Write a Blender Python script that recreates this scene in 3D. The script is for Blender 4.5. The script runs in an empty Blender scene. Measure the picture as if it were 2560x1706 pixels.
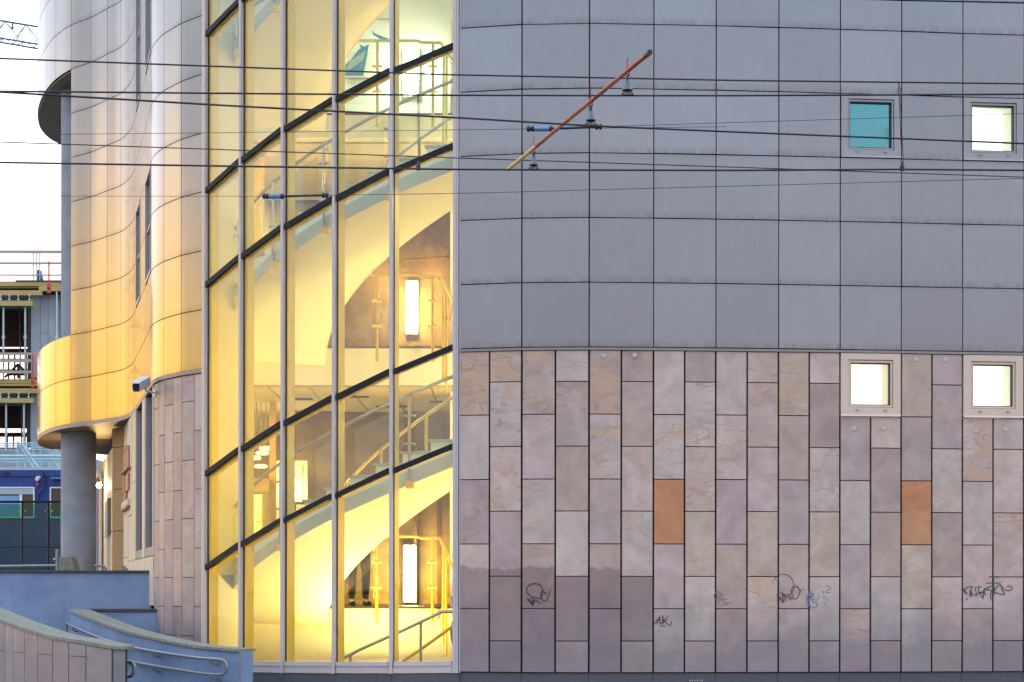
import bpy, math, random
from math import sin, cos, pi, radians, hypot, atan2
from mathutils import Vector, Matrix
random.seed(7)

# ------------------------------------------------------------------ camera
F = 5000.0            # focal length in photograph pixels (photo 2560 x 1706)
HOR = 1480.0          # row of the horizon in the photograph
ZC = 1.0              # eye height above the foot of the stone wall
scn = bpy.context.scene
cam_d = bpy.data.cameras.new('camera')
cam = bpy.data.objects.new('camera', cam_d)
scn.collection.objects.link(cam)
cam_d.sensor_width = 36.0
cam_d.lens = 36.0 * F / 2560.0
cam_d.shift_y = (HOR - 853.0) / 2560.0
cam_d.clip_end = 3000.0
cam_d.clip_start = 0.1
cam.location = (0, 0, ZC)
cam.rotation_euler = (radians(90), radians(-0.06), 0)
scn.camera = cam

# ------------------------------------------------------------------ sky, sun, exposure
SUN_AZ = radians(-57)      # from +Y towards -X: the sun has gone down beyond the far left
SUN_EL = radians(4.0)
world = bpy.data.worlds.new('World')
scn.world = world
world.use_nodes = True
wn = world.node_tree.nodes
wl = world.node_tree.links
wn.clear()
# dusk: a clear Nishita sky low down, under a high even cloud deck that is brightest overhead
sky = wn.new('ShaderNodeTexSky')
sky.sky_type = 'NISHITA'
sky.sun_disc = False
sky.sun_elevation = radians(-1.0)
sky.sun_rotation = SUN_AZ
sky.altitude = 0
sky.air_density = 1.0
sky.dust_density = 2.5
sky.ozone_density = 1.3
SKY_K = 0.016
DECK = 0.067
tcw = wn.new('ShaderNodeTexCoord')
sepw = wn.new('ShaderNodeSeparateXYZ')
wl.new(tcw.outputs['Generated'], sepw.inputs[0])
mx0 = wn.new('ShaderNodeMath'); mx0.operation = 'MAXIMUM'; mx0.inputs[1].default_value = 0.0
wl.new(sepw.outputs[2], mx0.inputs[0])
pw = wn.new('ShaderNodeMath'); pw.operation = 'POWER'; pw.inputs[1].default_value = 0.24
wl.new(mx0.outputs[0], pw.inputs[0])
bg = wn.new('ShaderNodeBackground')
bg.inputs['Strength'].default_value = SKY_K
wl.new(sky.outputs[0], bg.inputs[0])
bg2 = wn.new('ShaderNodeBackground')
dcr = wn.new('ShaderNodeValToRGB')
dcr.color_ramp.elements[0].position = 0.04
dcr.color_ramp.elements[0].color = (1.55, 1.22, 1.20, 1)
dcr.color_ramp.elements[1].position = 0.36
dcr.color_ramp.elements[1].color = (0.72, 0.88, 1.06, 1)
wl.new(sepw.outputs[2], dcr.inputs[0])
# the afterglow tints the cloud near where the sun has gone down
sdir = (sin(SUN_AZ) * cos(SUN_EL), cos(SUN_AZ) * cos(SUN_EL), sin(SUN_EL))
dot = wn.new('ShaderNodeVectorMath'); dot.operation = 'DOT_PRODUCT'
wl.new(tcw.outputs['Generated'], dot.inputs[0]); dot.inputs[1].default_value = sdir
ga = wn.new('ShaderNodeMapRange'); ga.interpolation_type = 'SMOOTHSTEP'
ga.inputs[1].default_value = .76; ga.inputs[2].default_value = .96
wl.new(dot.outputs['Value'], ga.inputs[0])
gb = wn.new('ShaderNodeMapRange'); gb.interpolation_type = 'SMOOTHSTEP'
gb.inputs[1].default_value = .225; gb.inputs[2].default_value = .10
wl.new(sepw.outputs[2], gb.inputs[0])
gm_ = wn.new('ShaderNodeMath'); gm_.operation = 'MULTIPLY'
wl.new(ga.outputs[0], gm_.inputs[0]); wl.new(gb.outputs[0], gm_.inputs[1])
gmx = wn.new('ShaderNodeMix'); gmx.data_type = 'RGBA'
wl.new(gm_.outputs[0], gmx.inputs[0]); wl.new(dcr.outputs[0], gmx.inputs[6])
gmx.inputs[7].default_value = (2.45, 1.38, 0.25, 1)
wl.new(gmx.outputs[2], bg2.inputs[0])
dk_ = wn.new('ShaderNodeMath'); dk_.operation = 'MULTIPLY'; dk_.inputs[1].default_value = DECK
wl.new(pw.outputs[0], dk_.inputs[0])
cmap = wn.new('ShaderNodeMapping')
cmap.inputs['Scale'].default_value = (2.2, 2.2, 9.0)
wl.new(tcw.outputs['Generated'], cmap.inputs[0])
cno = wn.new('ShaderNodeTexNoise')
cno.inputs['Scale'].default_value = 1.3
cno.inputs['Detail'].default_value = 5
wl.new(cmap.outputs[0], cno.inputs['Vector'])
cmr = wn.new('ShaderNodeMapRange')
cmr.inputs[1].default_value = .3
cmr.inputs[2].default_value = .7
cmr.inputs[3].default_value = .80
cmr.inputs[4].default_value = 1.20
wl.new(cno.outputs[0], cmr.inputs[0])
dk2 = wn.new('ShaderNodeMath'); dk2.operation = 'MULTIPLY'
wl.new(dk_.outputs[0], dk2.inputs[0])
wl.new(cmr.outputs[0], dk2.inputs[1])
wl.new(dk2.outputs[0], bg2.inputs[1])
adds = wn.new('ShaderNodeAddShader')
wl.new(bg.outputs[0], adds.inputs[0])
wl.new(bg2.outputs[0], adds.inputs[1])
wo = wn.new('ShaderNodeOutputWorld')
wl.new(adds.outputs[0], wo.inputs[0])

sun_d = bpy.data.lights.new('sun', 'SUN')
sun_d.energy = 0.0035
sun_d.angle = radians(20)
sun_d.color = (1.0, 0.55, 0.05)
sun = bpy.data.objects.new('sun', sun_d)
scn.collection.objects.link(sun)
sd = Vector((sin(SUN_AZ) * cos(SUN_EL), cos(SUN_AZ) * cos(SUN_EL), sin(SUN_EL)))
sun.rotation_euler = (-sd).to_track_quat('-Z', 'Y').to_euler()

scn.view_settings.view_transform = 'Standard'
scn.view_settings.look = 'None'
scn.view_settings.gamma = 1.0
scn.view_settings.use_curve_mapping = False
scn.view_settings.exposure = 5.0
scn.render.engine = 'CYCLES'
scn.cycles.max_bounces = 8
scn.cycles.transparent_max_bounces = 24
scn.cycles.use_denoising = True

# ------------------------------------------------------------------ helpers
def XY(px, D):
    return ((px - 1280.0) / F * D, D)

def ZZ(py, D):
    return ZC + (HOR - py) / F * D

def P3(px, py, D):
    x, y = XY(px, D)
    return Vector((x, y, ZZ(py, D)))

COL = scn.collection
WLOC = {}

def thing(name, label, cat, loc=(0, 0, 0), group=None, kind=None):
    o = bpy.data.objects.new(name, None)
    o.empty_display_size = 0.2
    COL.objects.link(o)
    o.location = loc
    WLOC[o.name] = Vector(loc)
    o['label'] = label
    o['category'] = cat
    if group:
        o['group'] = group
    if kind:
        o['kind'] = kind
    return o

def tag(o, label, cat, group=None):
    o['label'] = label
    o['category'] = cat
    if group:
        o['group'] = group
    return o

class MB:
    """Collects vertices and faces in world coordinates, links them as one mesh object."""
    def __init__(self):
        self.v = []
        self.f = []
    def add(self, verts, faces):
        n = len(self.v)
        self.v += [Vector(p) for p in verts]
        self.f += [tuple(i + n for i in f) for f in faces]
        return self
    def box(self, x0, x1, y0, y1, z0, z1):
        return self.add([(x0, y0, z0), (x1, y0, z0), (x1, y1, z0), (x0, y1, z0),
                         (x0, y0, z1), (x1, y0, z1), (x1, y1, z1), (x0, y1, z1)],
                        [(0, 3, 2, 1), (4, 5, 6, 7), (0, 1, 5, 4), (1, 2, 6, 5), (2, 3, 7, 6), (3, 0, 4, 7)])
    def hexa(self, a):
        return self.add(a, [(0, 3, 2, 1), (4, 5, 6, 7), (0, 1, 5, 4), (1, 2, 6, 5), (2, 3, 7, 6), (3, 0, 4, 7)])
    def wallbox(self, a, b, z0, z1, t, off=0.0, z0b=None, z1b=None):
        """Upright slab between plan points a and b (a on the left seen from outside); t outwards from off."""
        d = Vector((b[0] - a[0], b[1] - a[1]))
        n = Vector((d.y, -d.x)).normalized()
        z0b = z0 if z0b is None else z0b
        z1b = z1 if z1b is None else z1b
        o0, o1 = n * off, n * (off + t)
        return self.hexa([(a[0] + o1.x, a[1] + o1.y, z0), (b[0] + o1.x, b[1] + o1.y, z0b),
                          (b[0] + o0.x, b[1] + o0.y, z0b), (a[0] + o0.x, a[1] + o0.y, z0),
                          (a[0] + o1.x, a[1] + o1.y, z1), (b[0] + o1.x, b[1] + o1.y, z1b),
                          (b[0] + o0.x, b[1] + o0.y, z1b), (a[0] + o0.x, a[1] + o0.y, z1)])
    def prism(self, poly, z0, z1):
        n = len(poly)
        vs = [(p[0], p[1], z0) for p in poly] + [(p[0], p[1], z1) for p in poly]
        fs = [tuple(range(n - 1, -1, -1)), tuple(range(n, 2 * n))]
        fs += [(i, (i + 1) % n, n + (i + 1) % n, n + i) for i in range(n)]
        return self.add(vs, fs)
    def ribbon(self, pts, z0, z1, t, off=0.0):
        """Curved upright sheet of thickness t along plan points (left to right from outside)."""
        n = len(pts)
        nr = []
        for i in range(n):
            a = pts[max(0, i - 1)]
            b = pts[min(n - 1, i + 1)]
            d = Vector((b[0] - a[0], b[1] - a[1]))
            nr.append(Vector((d.y, -d.x)).normalized())
        vs = []
        for i, p in enumerate(pts):
            q = Vector(p[:2])
            o = q + nr[i] * (off + t)
            k = q + nr[i] * off
            vs += [(o.x, o.y, z0), (o.x, o.y, z1), (k.x, k.y, z1), (k.x, k.y, z0)]
        fs = []
        for i in range(n - 1):
            a, b = 4 * i, 4 * i + 4
            fs += [(a, b, b + 1, a + 1), (a + 1, b + 1, b + 2, a + 2), (a + 2, b + 2, b + 3, a + 3), (a + 3, b + 3, b, a)]
        fs += [(0, 1, 2, 3), (4 * n - 1, 4 * n - 2, 4 * n - 3, 4 * n - 4)]
        return self.add(vs, fs)
    def tube(self, path, r, seg=8, caps=True, r1=None):
        path = [Vector(p) for p in path]
        n = len(path)
        if n < 2:
            return self
        up = Vector((0, 0, 1))
        prev = None
        base = len(self.v)
        for i, p in enumerate(path):
            d = (path[min(n - 1, i + 1)] - path[max(0, i - 1)]).normalized()
            if prev is None:
                h = up if abs(d.z) < 0.9 else Vector((1, 0, 0))
                u = d.cross(h).normalized()
            else:
                u = (prev - d * prev.dot(d)).normalized()
            prev = u
            w = d.cross(u)
            rr = r if r1 is None else r + (r1 - r) * i / (n - 1)
            for k in range(seg):
                a = 2 * pi * k / seg
                self.v.append(p + u * (rr * cos(a)) + w * (rr * sin(a)))
        for i in range(n - 1):
            for k in range(seg):
                a = base + i * seg + k
                b = base + i * seg + (k + 1) % seg
                self.f.append((a, b, b + seg, a + seg))
        if caps:
            self.f.append(tuple(base + k for k in range(seg - 1, -1, -1)))
            self.f.append(tuple(base + (n - 1) * seg + k for k in range(seg)))
        return self
    def lathe(self, c, prof, seg=16):
        """Profile of (radius, z offset) about a vertical axis through c."""
        base = len(self.v)
        c = Vector(c)
        for r, z in prof:
            for k in range(seg):
                a = 2 * pi * k / seg
                self.v.append(c + Vector((r * cos(a), r * sin(a), z)))
        for i in range(len(prof) - 1):
            for k in range(seg):
                a = base + i * seg + k
                b = base + i * seg + (k + 1) % seg
                self.f.append((a, b, b + seg, a + seg))
        self.f.append(tuple(base + k for k in range(seg - 1, -1, -1)))
        self.f.append(tuple(base + (len(prof) - 1) * seg + k for k in range(seg)))
        return self
    def ball(self, c, r, seg=12):
        prof = [(max(1e-4, r * sin(pi * i / 8)), -r * cos(pi * i / 8)) for i in range(9)]
        return self.lathe(c, prof, seg)
    def build(self, name, mat, parent=None, smooth=None, color=None, bevel=None):
        lo = Vector((min(p.x for p in self.v), min(p.y for p in self.v), min(p.z for p in self.v)))
        hi = Vector((max(p.x for p in self.v), max(p.y for p in self.v), max(p.z for p in self.v)))
        c = (lo + hi) / 2
        me = bpy.data.meshes.new(name)
        me.from_pydata([tuple(p - c) for p in self.v], [], self.f)
        me.update()
        if smooth:
            me.polygons.foreach_set('use_smooth', [True] * len(me.polygons))
            me.set_sharp_from_angle(angle=radians(smooth))
        if mat:
            me.materials.append(mat)
        o = bpy.data.objects.new(name, me)
        COL.objects.link(o)
        if parent is not None:
            o.parent = parent
            o.location = c - WLOC[parent.name]
        else:
            o.location = c
        WLOC[o.name] = c
        if color:
            o.color = (*color, 1.0) if len(color) == 3 else color
        if bevel:
            m = o.modifiers.new('bevel', 'BEVEL')
            m.width = bevel
            m.segments = 2
            m.limit_method = 'ANGLE'
        return o

def structure(o):
    o['kind'] = 'structure'
    return o

def copy_tree(o, parent=None):
    c = o.copy()
    COL.objects.link(c)
    if parent is not None:
        c.parent = parent
    for ch in list(o.children):
        copy_tree(ch, c)
    return c

def catmull(pts, n):
    """Dense smooth curve; returns list of points, original i sits at index i*n."""
    out = []
    m = len(pts)
    V = [Vector(p) for p in pts]
    for i in range(m - 1):
        p0, p1, p2, p3 = V[max(0, i - 1)], V[i], V[i + 1], V[min(m - 1, i + 2)]
        d01 = max((p1 - p0).length, 1e-6) ** .5
        d12 = max((p2 - p1).length, 1e-6) ** .5
        d23 = max((p3 - p2).length, 1e-6) ** .5
        m1 = (p2 - p1) if i == 0 else ((p1 - p0) / d01 - (p2 - p0) / (d01 + d12) + (p2 - p1) / d12) * d12
        m2 = (p2 - p1) if i == m - 2 else ((p2 - p1) / d12 - (p3 - p1) / (d12 + d23) + (p3 - p2) / d23) * d12
        for k in range(n):
            t = k / n
            out.append(p1 * (2 * t**3 - 3 * t**2 + 1) + m1 * (t**3 - 2 * t**2 + t) + p2 * (-2 * t**3 + 3 * t**2) + m2 * (t**3 - t**2))
    out.append(V[-1])
    return out

# ------------------------------------------------------------------ materials
def mat_new(name):
    m = bpy.data.materials.new(name)
    m.use_nodes = True
    nt = m.node_tree
    nt.nodes.clear()
    out = nt.nodes.new('ShaderNodeOutputMaterial')
    return m, nt, out

def nd(nt, t, **kw):
    n = nt.nodes.new(t)
    for k, v in kw.items():
        setattr(n, k, v)
    return n

def ramp(nt, fac, stops):
    r = nd(nt, 'ShaderNodeValToRGB')
    e = r.color_ramp.elements
    while len(e) > 1:
        e.remove(e[-1])
    e[0].position = stops[0][0]
    e[0].color = (*stops[0][1], 1)
    for p, c in stops[1:]:
        x = e.new(p)
        x.color = (*c, 1)
    nt.links.new(fac, r.inputs[0])
    return r.outputs[0]

def mixc(nt, fac, a, b, mode='MIX'):
    m = nd(nt, 'ShaderNodeMix', data_type='RGBA', blend_type=mode)
    for s, v in ((m.inputs[0], fac), (m.inputs[6], a), (m.inputs[7], b)):
        if hasattr(v, 'is_output') or isinstance(v, bpy.types.NodeSocket):
            nt.links.new(v, s)
        elif isinstance(v, (int, float)):
            s.default_value = v
        else:
            s.default_value = (*v, 1)
    return m.outputs[2]

def mth(nt, op, a, b=None, clamp=False):
    m = nd(nt, 'ShaderNodeMath', operation=op, use_clamp=clamp)
    for s, v in ((m.inputs[0], a), (m.inputs[1], b)):
        if v is None:
            continue
        if isinstance(v, bpy.types.NodeSocket):
            nt.links.new(v, s)
        else:
            s.default_value = v
    return m.outputs[0]

def noise(nt, vec, scale, detail=4, rough=.55, dist=0.0):
    n = nd(nt, 'ShaderNodeTexNoise')
    n.inputs['Scale'].default_value = scale
    n.inputs['Detail'].default_value = detail
    n.inputs['Roughness'].default_value = rough
    n.inputs['Distortion'].default_value = dist
    if vec is not None:
        nt.links.new(vec, n.inputs['Vector'])
    return n.outputs[0]

def scalevec(nt, vec, s, add=None):
    m = nd(nt, 'ShaderNodeVectorMath', operation='MULTIPLY')
    nt.links.new(vec, m.inputs[0])
    m.inputs[1].default_value = s
    if add is None:
        return m.outputs[0]
    a = nd(nt, 'ShaderNodeVectorMath', operation='ADD')
    nt.links.new(m.outputs[0], a.inputs[0])
    nt.links.new(add, a.inputs[1])
    return a.outputs[0]

def principled(nt, out, color, rough=.5, metal=0.0, spec=.5, bump=None, bstr=.1, bdist=.01, coat=0.0):
    b = nd(nt, 'ShaderNodeBsdfPrincipled')
    if isinstance(color, bpy.types.NodeSocket):
        nt.links.new(color, b.inputs['Base Color'])
    else:
        b.inputs['Base Color'].default_value = (*color, 1)
    if isinstance(rough, bpy.types.NodeSocket):
        nt.links.new(rough, b.inputs['Roughness'])
    else:
        b.inputs['Roughness'].default_value = rough
    b.inputs['Metallic'].default_value = metal
    b.inputs['Specular IOR Level'].default_value = spec
    b.inputs['Coat Weight'].default_value = coat
    if bump is not None:
        bp = nd(nt, 'ShaderNodeBump')
        bp.inputs['Strength'].default_value = bstr
        bp.inputs['Distance'].default_value = bdist
        nt.links.new(bump, bp.inputs['Height'])
        nt.links.new(bp.outputs[0], b.inputs['Normal'])
    nt.links.new(b.outputs[0], out.inputs[0])
    return b

def mottled(name, c1, c2, scale=6, rough=.6, metal=0.0, spec=.4, stretch=(1, 1, 1), bstr=.15, bdist=.004, fine=60, coord='Object', coat=0.0):
    m, nt, out = mat_new(name)
    tc = nd(nt, 'ShaderNodeTexCoord').outputs[coord]
    oi = nd(nt, 'ShaderNodeObjectInfo')
    rv = nd(nt, 'ShaderNodeVectorMath', operation='SCALE')
    cx = nd(nt, 'ShaderNodeCombineXYZ')
    for i in range(3):
        nt.links.new(oi.outputs['Random'], cx.inputs[i])
    nt.links.new(cx.outputs[0], rv.inputs[0])
    rv.inputs['Scale'].default_value = 37.0
    v = scalevec(nt, tc, stretch, rv.outputs[0])
    n1 = noise(nt, v, scale, 5)
    n2 = noise(nt, v, fine, 3)
    f = mth(nt, 'ADD', mth(nt, 'MULTIPLY', n1, .75), mth(nt, 'MULTIPLY', n2, .25))
    c = ramp(nt, f, [(.3, c1), (.7, c2)])
    principled(nt, out, c, rough, metal, spec, n2, bstr, bdist, coat)
    return m

def emitter(name, color, strength):
    m, nt, out = mat_new(name)
    e = nd(nt, 'ShaderNodeEmission')
    e.inputs[0].default_value = (*color, 1)
    e.inputs[1].default_value = strength
    nt.links.new(e.outputs[0], out.inputs[0])
    return m

def thin_glass(name, tint, refl=1.0, rough=0.0, base=.04):
    """Pane: lets the view and the light through, mirrors the sky by the angle."""
    m, nt, out = mat_new(name)
    tr = nd(nt, 'ShaderNodeBsdfTransparent')
    tr.inputs[0].default_value = (*tint, 1)
    gl = nd(nt, 'ShaderNodeBsdfGlossy')
    gl.inputs['Roughness'].default_value = rough
    gl.inputs[0].default_value = (1, 1, 1, 1)
    fr = nd(nt, 'ShaderNodeFresnel')
    gm = nd(nt, 'ShaderNodeNewGeometry')
    io = mth(nt, 'SUBTRACT', 1.5, mth(nt, 'MULTIPLY', gm.outputs['Backfacing'], 1.5 - 1 / 1.5))
    nt.links.new(io, fr.inputs[0])
    f = mth(nt, 'MULTIPLY', fr.outputs[0], refl, True)
    mx = nd(nt, 'ShaderNodeMixShader')
    nt.links.new(f, mx.inputs[0])
    nt.links.new(tr.outputs[0], mx.inputs[1])
    nt.links.new(gl.outputs[0], mx.inputs[2])
    nt.links.new(mx.outputs[0], out.inputs[0])
    return m

def metal_cladding(name='metal_cladding', lo=(.188, .207, .232), hi=(.226, .247, .273), metal=.68, rgh=.24):
    m, nt, out = mat_new(name)
    tc = nd(nt, 'ShaderNodeTexCoord').outputs['Object']
    oi = nd(nt, 'ShaderNodeObjectInfo')
    cx = nd(nt, 'ShaderNodeCombineXYZ')
    for i in range(3):
        nt.links.new(oi.outputs['Random'], cx.inputs[i])
    rv = nd(nt, 'ShaderNodeVectorMath', operation='SCALE')
    nt.links.new(cx.outputs[0], rv.inputs[0])
    rv.inputs['Scale'].default_value = 61.0
    v = scalevec(nt, tc, (1, 1, 1), rv.outputs[0])
    vs = scalevec(nt, tc, (7, 7, .7), rv.outputs[0])
    n1 = noise(nt, v, 1.6, 4)
    n2 = noise(nt, vs, 2.2, 5)
    n3 = noise(nt, v, 260, 2)
    base = ramp(nt, mth(nt, 'ADD', mth(nt, 'MULTIPLY', n1, .6), mth(nt, 'MULTIPLY', n2, .4)),
                [(.3, lo), (.7, hi)])
    # dirt washed down to the lower edge of each sheet and under its top fold
    sep = nd(nt, 'ShaderNodeSeparateXYZ')
    nt.links.new(tc, sep.inputs[0])
    low = mth(nt, 'SUBTRACT', mth(nt, 'MULTIPLY', sep.outputs[2], -1.0), .30)
    low = mth(nt, 'MULTIPLY', low, 9.0, True)
    top = mth(nt, 'MULTIPLY', mth(nt, 'SUBTRACT', sep.outputs[2], .345), 14.0, True)
    d = mth(nt, 'MULTIPLY', mth(nt, 'MAXIMUM', low, mth(nt, 'MULTIPLY', top, .6)), mth(nt, 'MULTIPLY', mth(nt, 'SUBTRACT', n2, .34), 3.2, True))
    d = mth(nt, 'MULTIPLY', d, .95)
    c = mixc(nt, d, base, (.12, .115, .12))
    c = mixc(nt, mth(nt, 'MULTIPLY', oi.outputs['Random'], .42), c, (.155, .162, .185))
    r = mth(nt, 'ADD', rgh, mth(nt, 'MULTIPLY', n1, .07))
    principled(nt, out, c, r, metal, .5)
    return m

def stone_cladding(name='stone_cladding'):
    """Sandstone slab: the object's own colour, cloudy tone, rusty bands and fine veins, grime near the pavement."""
    m, nt, out = mat_new(name)
    tcn = nd(nt, 'ShaderNodeTexCoord')
    tc = tcn.outputs['Object']
    geo = nd(nt, 'ShaderNodeNewGeometry')
    oi = nd(nt, 'ShaderNodeObjectInfo')
    cx = nd(nt, 'ShaderNodeCombineXYZ')
    for i in range(3):
        nt.links.new(oi.outputs['Random'], cx.inputs[i])
    rv = nd(nt, 'ShaderNodeVectorMath', operation='SCALE')
    nt.links.new(cx.outputs[0], rv.inputs[0])
    rv.inputs['Scale'].default_value = 83.0
    v = scalevec(nt, tc, (1, 1, 1), rv.outputs[0])
    vb = scalevec(nt, tc, (1.4, 1.4, 3.4), rv.outputs[0])
    cloud = noise(nt, v, 3.2, 5, .6, .6)
    bands = noise(nt, vb, .95, 2, .45, 1.3)
    grain = noise(nt, v, 150, 3, .7)
    col = mixc(nt, .75, oi.outputs['Color'], ramp(nt, cloud, [(.3, (.72, .69, .67)), (.7, (1.15, 1.15, 1.16))]), 'MULTIPLY')
    # rusty zones with a sharp front edge
    amt = mth(nt, 'MULTIPLY', oi.outputs['Alpha'], 1.0)
    zone = mth(nt, 'MULTIPLY', mth(nt, 'SUBTRACT', bands, .56), 14.0, True)
    col = mixc(nt, mth(nt, 'MULTIPLY', mth(nt, 'MULTIPLY', zone, .55), amt), col, (.50, .31, .19))
    vein = mth(nt, 'ABSOLUTE', mth(nt, 'SUBTRACT', bands, .56))
    vein = mth(nt, 'SUBTRACT', 1.0, mth(nt, 'MULTIPLY', vein, 70.0), True)
    col = mixc(nt, mth(nt, 'MULTIPLY', mth(nt, 'MULTIPLY', vein, .6), amt), col, (.36, .16, .08))
    b2 = noise(nt, scalevec(nt, tc, (1.0, 1.0, 5.0), rv.outputs[0]), 1.0, 2, .45, .7)
    v2 = mth(nt, 'ABSOLUTE', mth(nt, 'SUBTRACT', b2, .47))
    v2 = mth(nt, 'SUBTRACT', 1.0, mth(nt, 'MULTIPLY', v2, 60.0), True)
    col = mixc(nt, mth(nt, 'MULTIPLY', mth(nt, 'MULTIPLY', v2, .38), amt), col, (.30, .17, .11))
    # fine grain
    col = mixc(nt, .35, col, ramp(nt, grain, [(.3, (.78, .78, .78)), (.7, (1.16, 1.16, 1.16))]), 'MULTIPLY')
    # splashed grime along the foot of the wall (world height)
    sp = nd(nt, 'ShaderNodeSeparateXYZ')
    nt.links.new(geo.outputs['Position'], sp.inputs[0])
    gn = noise(nt, geo.outputs['Position'], 2.3, 5, .6)
    gl = mth(nt, 'SUBTRACT', mth(nt, 'ADD', .58, mth(nt, 'MULTIPLY', gn, .9)), sp.outputs[2])
    gl = mth(nt, 'MULTIPLY', gl, 1.3, True)
    speck = noise(nt, geo.outputs['Position'], 24, 4, .7)
    col = mixc(nt, mth(nt, 'MULTIPLY', gl, .66), col, (.135, .125, .15))
    sk = mth(nt, 'MULTIPLY', mth(nt, 'SUBTRACT', speck, .60), 8.0, True)
    col = mixc(nt, mth(nt, 'MULTIPLY', mth(nt, 'MULTIPLY', sk, gl), .5), col, (.09, .09, .11))
    # treeline mirrored in polished slabs by the glass, painted dark with a ragged top
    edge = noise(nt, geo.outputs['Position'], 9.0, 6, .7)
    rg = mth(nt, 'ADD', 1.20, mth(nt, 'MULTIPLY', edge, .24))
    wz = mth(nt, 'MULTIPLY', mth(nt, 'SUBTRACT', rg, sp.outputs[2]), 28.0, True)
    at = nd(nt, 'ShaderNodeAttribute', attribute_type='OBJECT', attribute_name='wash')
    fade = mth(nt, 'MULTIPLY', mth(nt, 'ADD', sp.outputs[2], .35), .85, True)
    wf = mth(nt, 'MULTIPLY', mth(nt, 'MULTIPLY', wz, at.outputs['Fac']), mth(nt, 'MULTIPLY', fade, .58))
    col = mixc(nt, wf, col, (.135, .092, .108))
    r = mth(nt, 'ADD', .42, mth(nt, 'MULTIPLY', cloud, .25))
    principled(nt, out, col, r, 0, .4, grain, .12, .003)
    return m

def weathered_plaster(name, c1, c2):
    m, nt, out = mat_new(name)
    tc = nd(nt, 'ShaderNodeTexCoord').outputs['Object']
    geo = nd(nt, 'ShaderNodeNewGeometry').outputs['Position']
    n1 = noise(nt, geo, 1.7, 5, .6)
    st_ = noise(nt, scalevec(nt, geo, (6, 6, .55)), 1.0, 4, .6)
    fine = noise(nt, geo, 70, 3, .7)
    blot = noise(nt, geo, 5.0, 4, .65)
    c = ramp(nt, n1, [(.3, c1), (.7, c2)])
    k = mth(nt, 'MULTIPLY', mth(nt, 'SUBTRACT', st_, .54), 5.0, True)
    c = mixc(nt, mth(nt, 'MULTIPLY', k, .38), c, (.07, .10, .155))
    b = mth(nt, 'MULTIPLY', mth(nt, 'SUBTRACT', blot, .60), 9.0, True)
    c = mixc(nt, mth(nt, 'MULTIPLY', b, .22), c, (.29, .33, .40))
    c = mixc(nt, .35, c, ramp(nt, fine, [(.3, (.75, .75, .76)), (.7, (1.2, 1.2, 1.2))]), 'MULTIPLY')
    principled(nt, out, c, .85, 0, .3, fine, .35, .004)
    return m

M = {}
M['metal'] = metal_cladding()
M['metal_warm'] = metal_cladding('metal_cladding_champagne', (.200, .200, .190), (.238, .238, .226), .95, .13)  # same sheets, with the warm sunset glow put into the base colour
M['stone'] = stone_cladding()
M['dark_gap'] = mottled('dark_gap', (.012, .011, .013), (.02, .018, .02), 5, .9)
M['flash'] = mottled('flashing', (.22, .19, .18), (.27, .24, .23), 5, .5, .3)
M['plinth'] = mottled('plinth_granite', (.055, .06, .075), (.085, .09, .11), 30, .6)
M['frame_grey'] = mottled('frame_grey', (.44, .385, .40), (.50, .44, .455), 3, .45, .1)
M['frame_cream'] = mottled('frame_cream', (.56, .43, .345), (.62, .48, .39), 3, .4)
M['frame_upper'] = mottled('frame_silver', (.25, .245, .26), (.30, .295, .31), 3, .4, .3)
M['gasket'] = mottled('gasket', (.012, .014, .02), (.02, .022, .03), 5, .6)
M['transom'] = mottled('transom_dark', (.006, .006, .012), (.011, .011, .02), 4, .6, 0, .25)
M['fin'] = mottled('fin_cream', (.80, .55, .12), (.85, .61, .16), 3, .5)
M['glass'] = thin_glass('facade_glass', (.925, .965, .91), 1.0)
M['win_glass'] = thin_glass('window_glass', (.93, .98, .95), .9)
M['rail_glass'] = thin_glass('rail_glass', (.92, .95, .90), .7)
M['green_glass'] = thin_glass('barrier_glass', (.20, .62, .52), .6)
M['plaster_in'] = mottled('inside_plaster', (.80, .76, .66), (.84, .80, .70), 1.5, .8)
M['soffit_in'] = mottled('stair_plaster', (.82, .78, .68), (.86, .82, .72), 1.5, .7)
M['bronze'] = mottled('bronze_wall', (.012, .008, .006), (.25, .135, .035), 1.7, .35, .1, stretch=(1.3, 1, .5), fine=26)
M['hall_wall'] = mottled('hall_wall', (.075, .046, .012), (.20, .13, .042), 1.6, .6, stretch=(1, 1, 2.5))
M['ceiling'] = mottled('ceiling_tile', (.42, .34, .19), (.48, .40, .23), 3, .8)
M['ceiling_peach'] = mottled('ceiling_paint', (.80, .68, .52), (.83, .72, .56), 2, .8)
M['floor_in'] = mottled('floor_stone', (.30, .26, .20), (.38, .33, .26), 6, .35)
M['dark_floor'] = mottled('floor_edge', (.05, .04, .02), (.08, .065, .035), 8, .4)
M['stringer'] = mottled('stringer_grey', (.50, .58, .58), (.56, .63, .63), 3, .4)
M['tread'] = mottled('tread_stone', (.40, .385, .36), (.48, .46, .43), 8, .4)
M['riser'] = mottled('riser_white', (.80, .76, .68), (.85, .81, .73), 4, .6)
M['steel'] = mottled('rail_steel', (.40, .40, .36), (.48, .48, .44), 5, .3, .7)
M['yellow_steel'] = mottled('rail_yellow', (.60, .40, .06), (.68, .47, .09), 5, .4, .1)
M['galv'] = mottled('galvanised_steel', (.17, .18, .20), (.25, .26, .285), 12, .38, .6)
M['plaster_blue'] = weathered_plaster('plaster_blue_grey', (.15, .215, .35), (.225, .30, .45))
M['rail_pale'] = mottled('rail_pale', (.50, .46, .15), (.57, .53, .20), 5, .4, .1)
M['strip_glass'] = mottled('strip_glass', (.10, .10, .10), (.15, .15, .145), 2, .10, .85)
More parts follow.
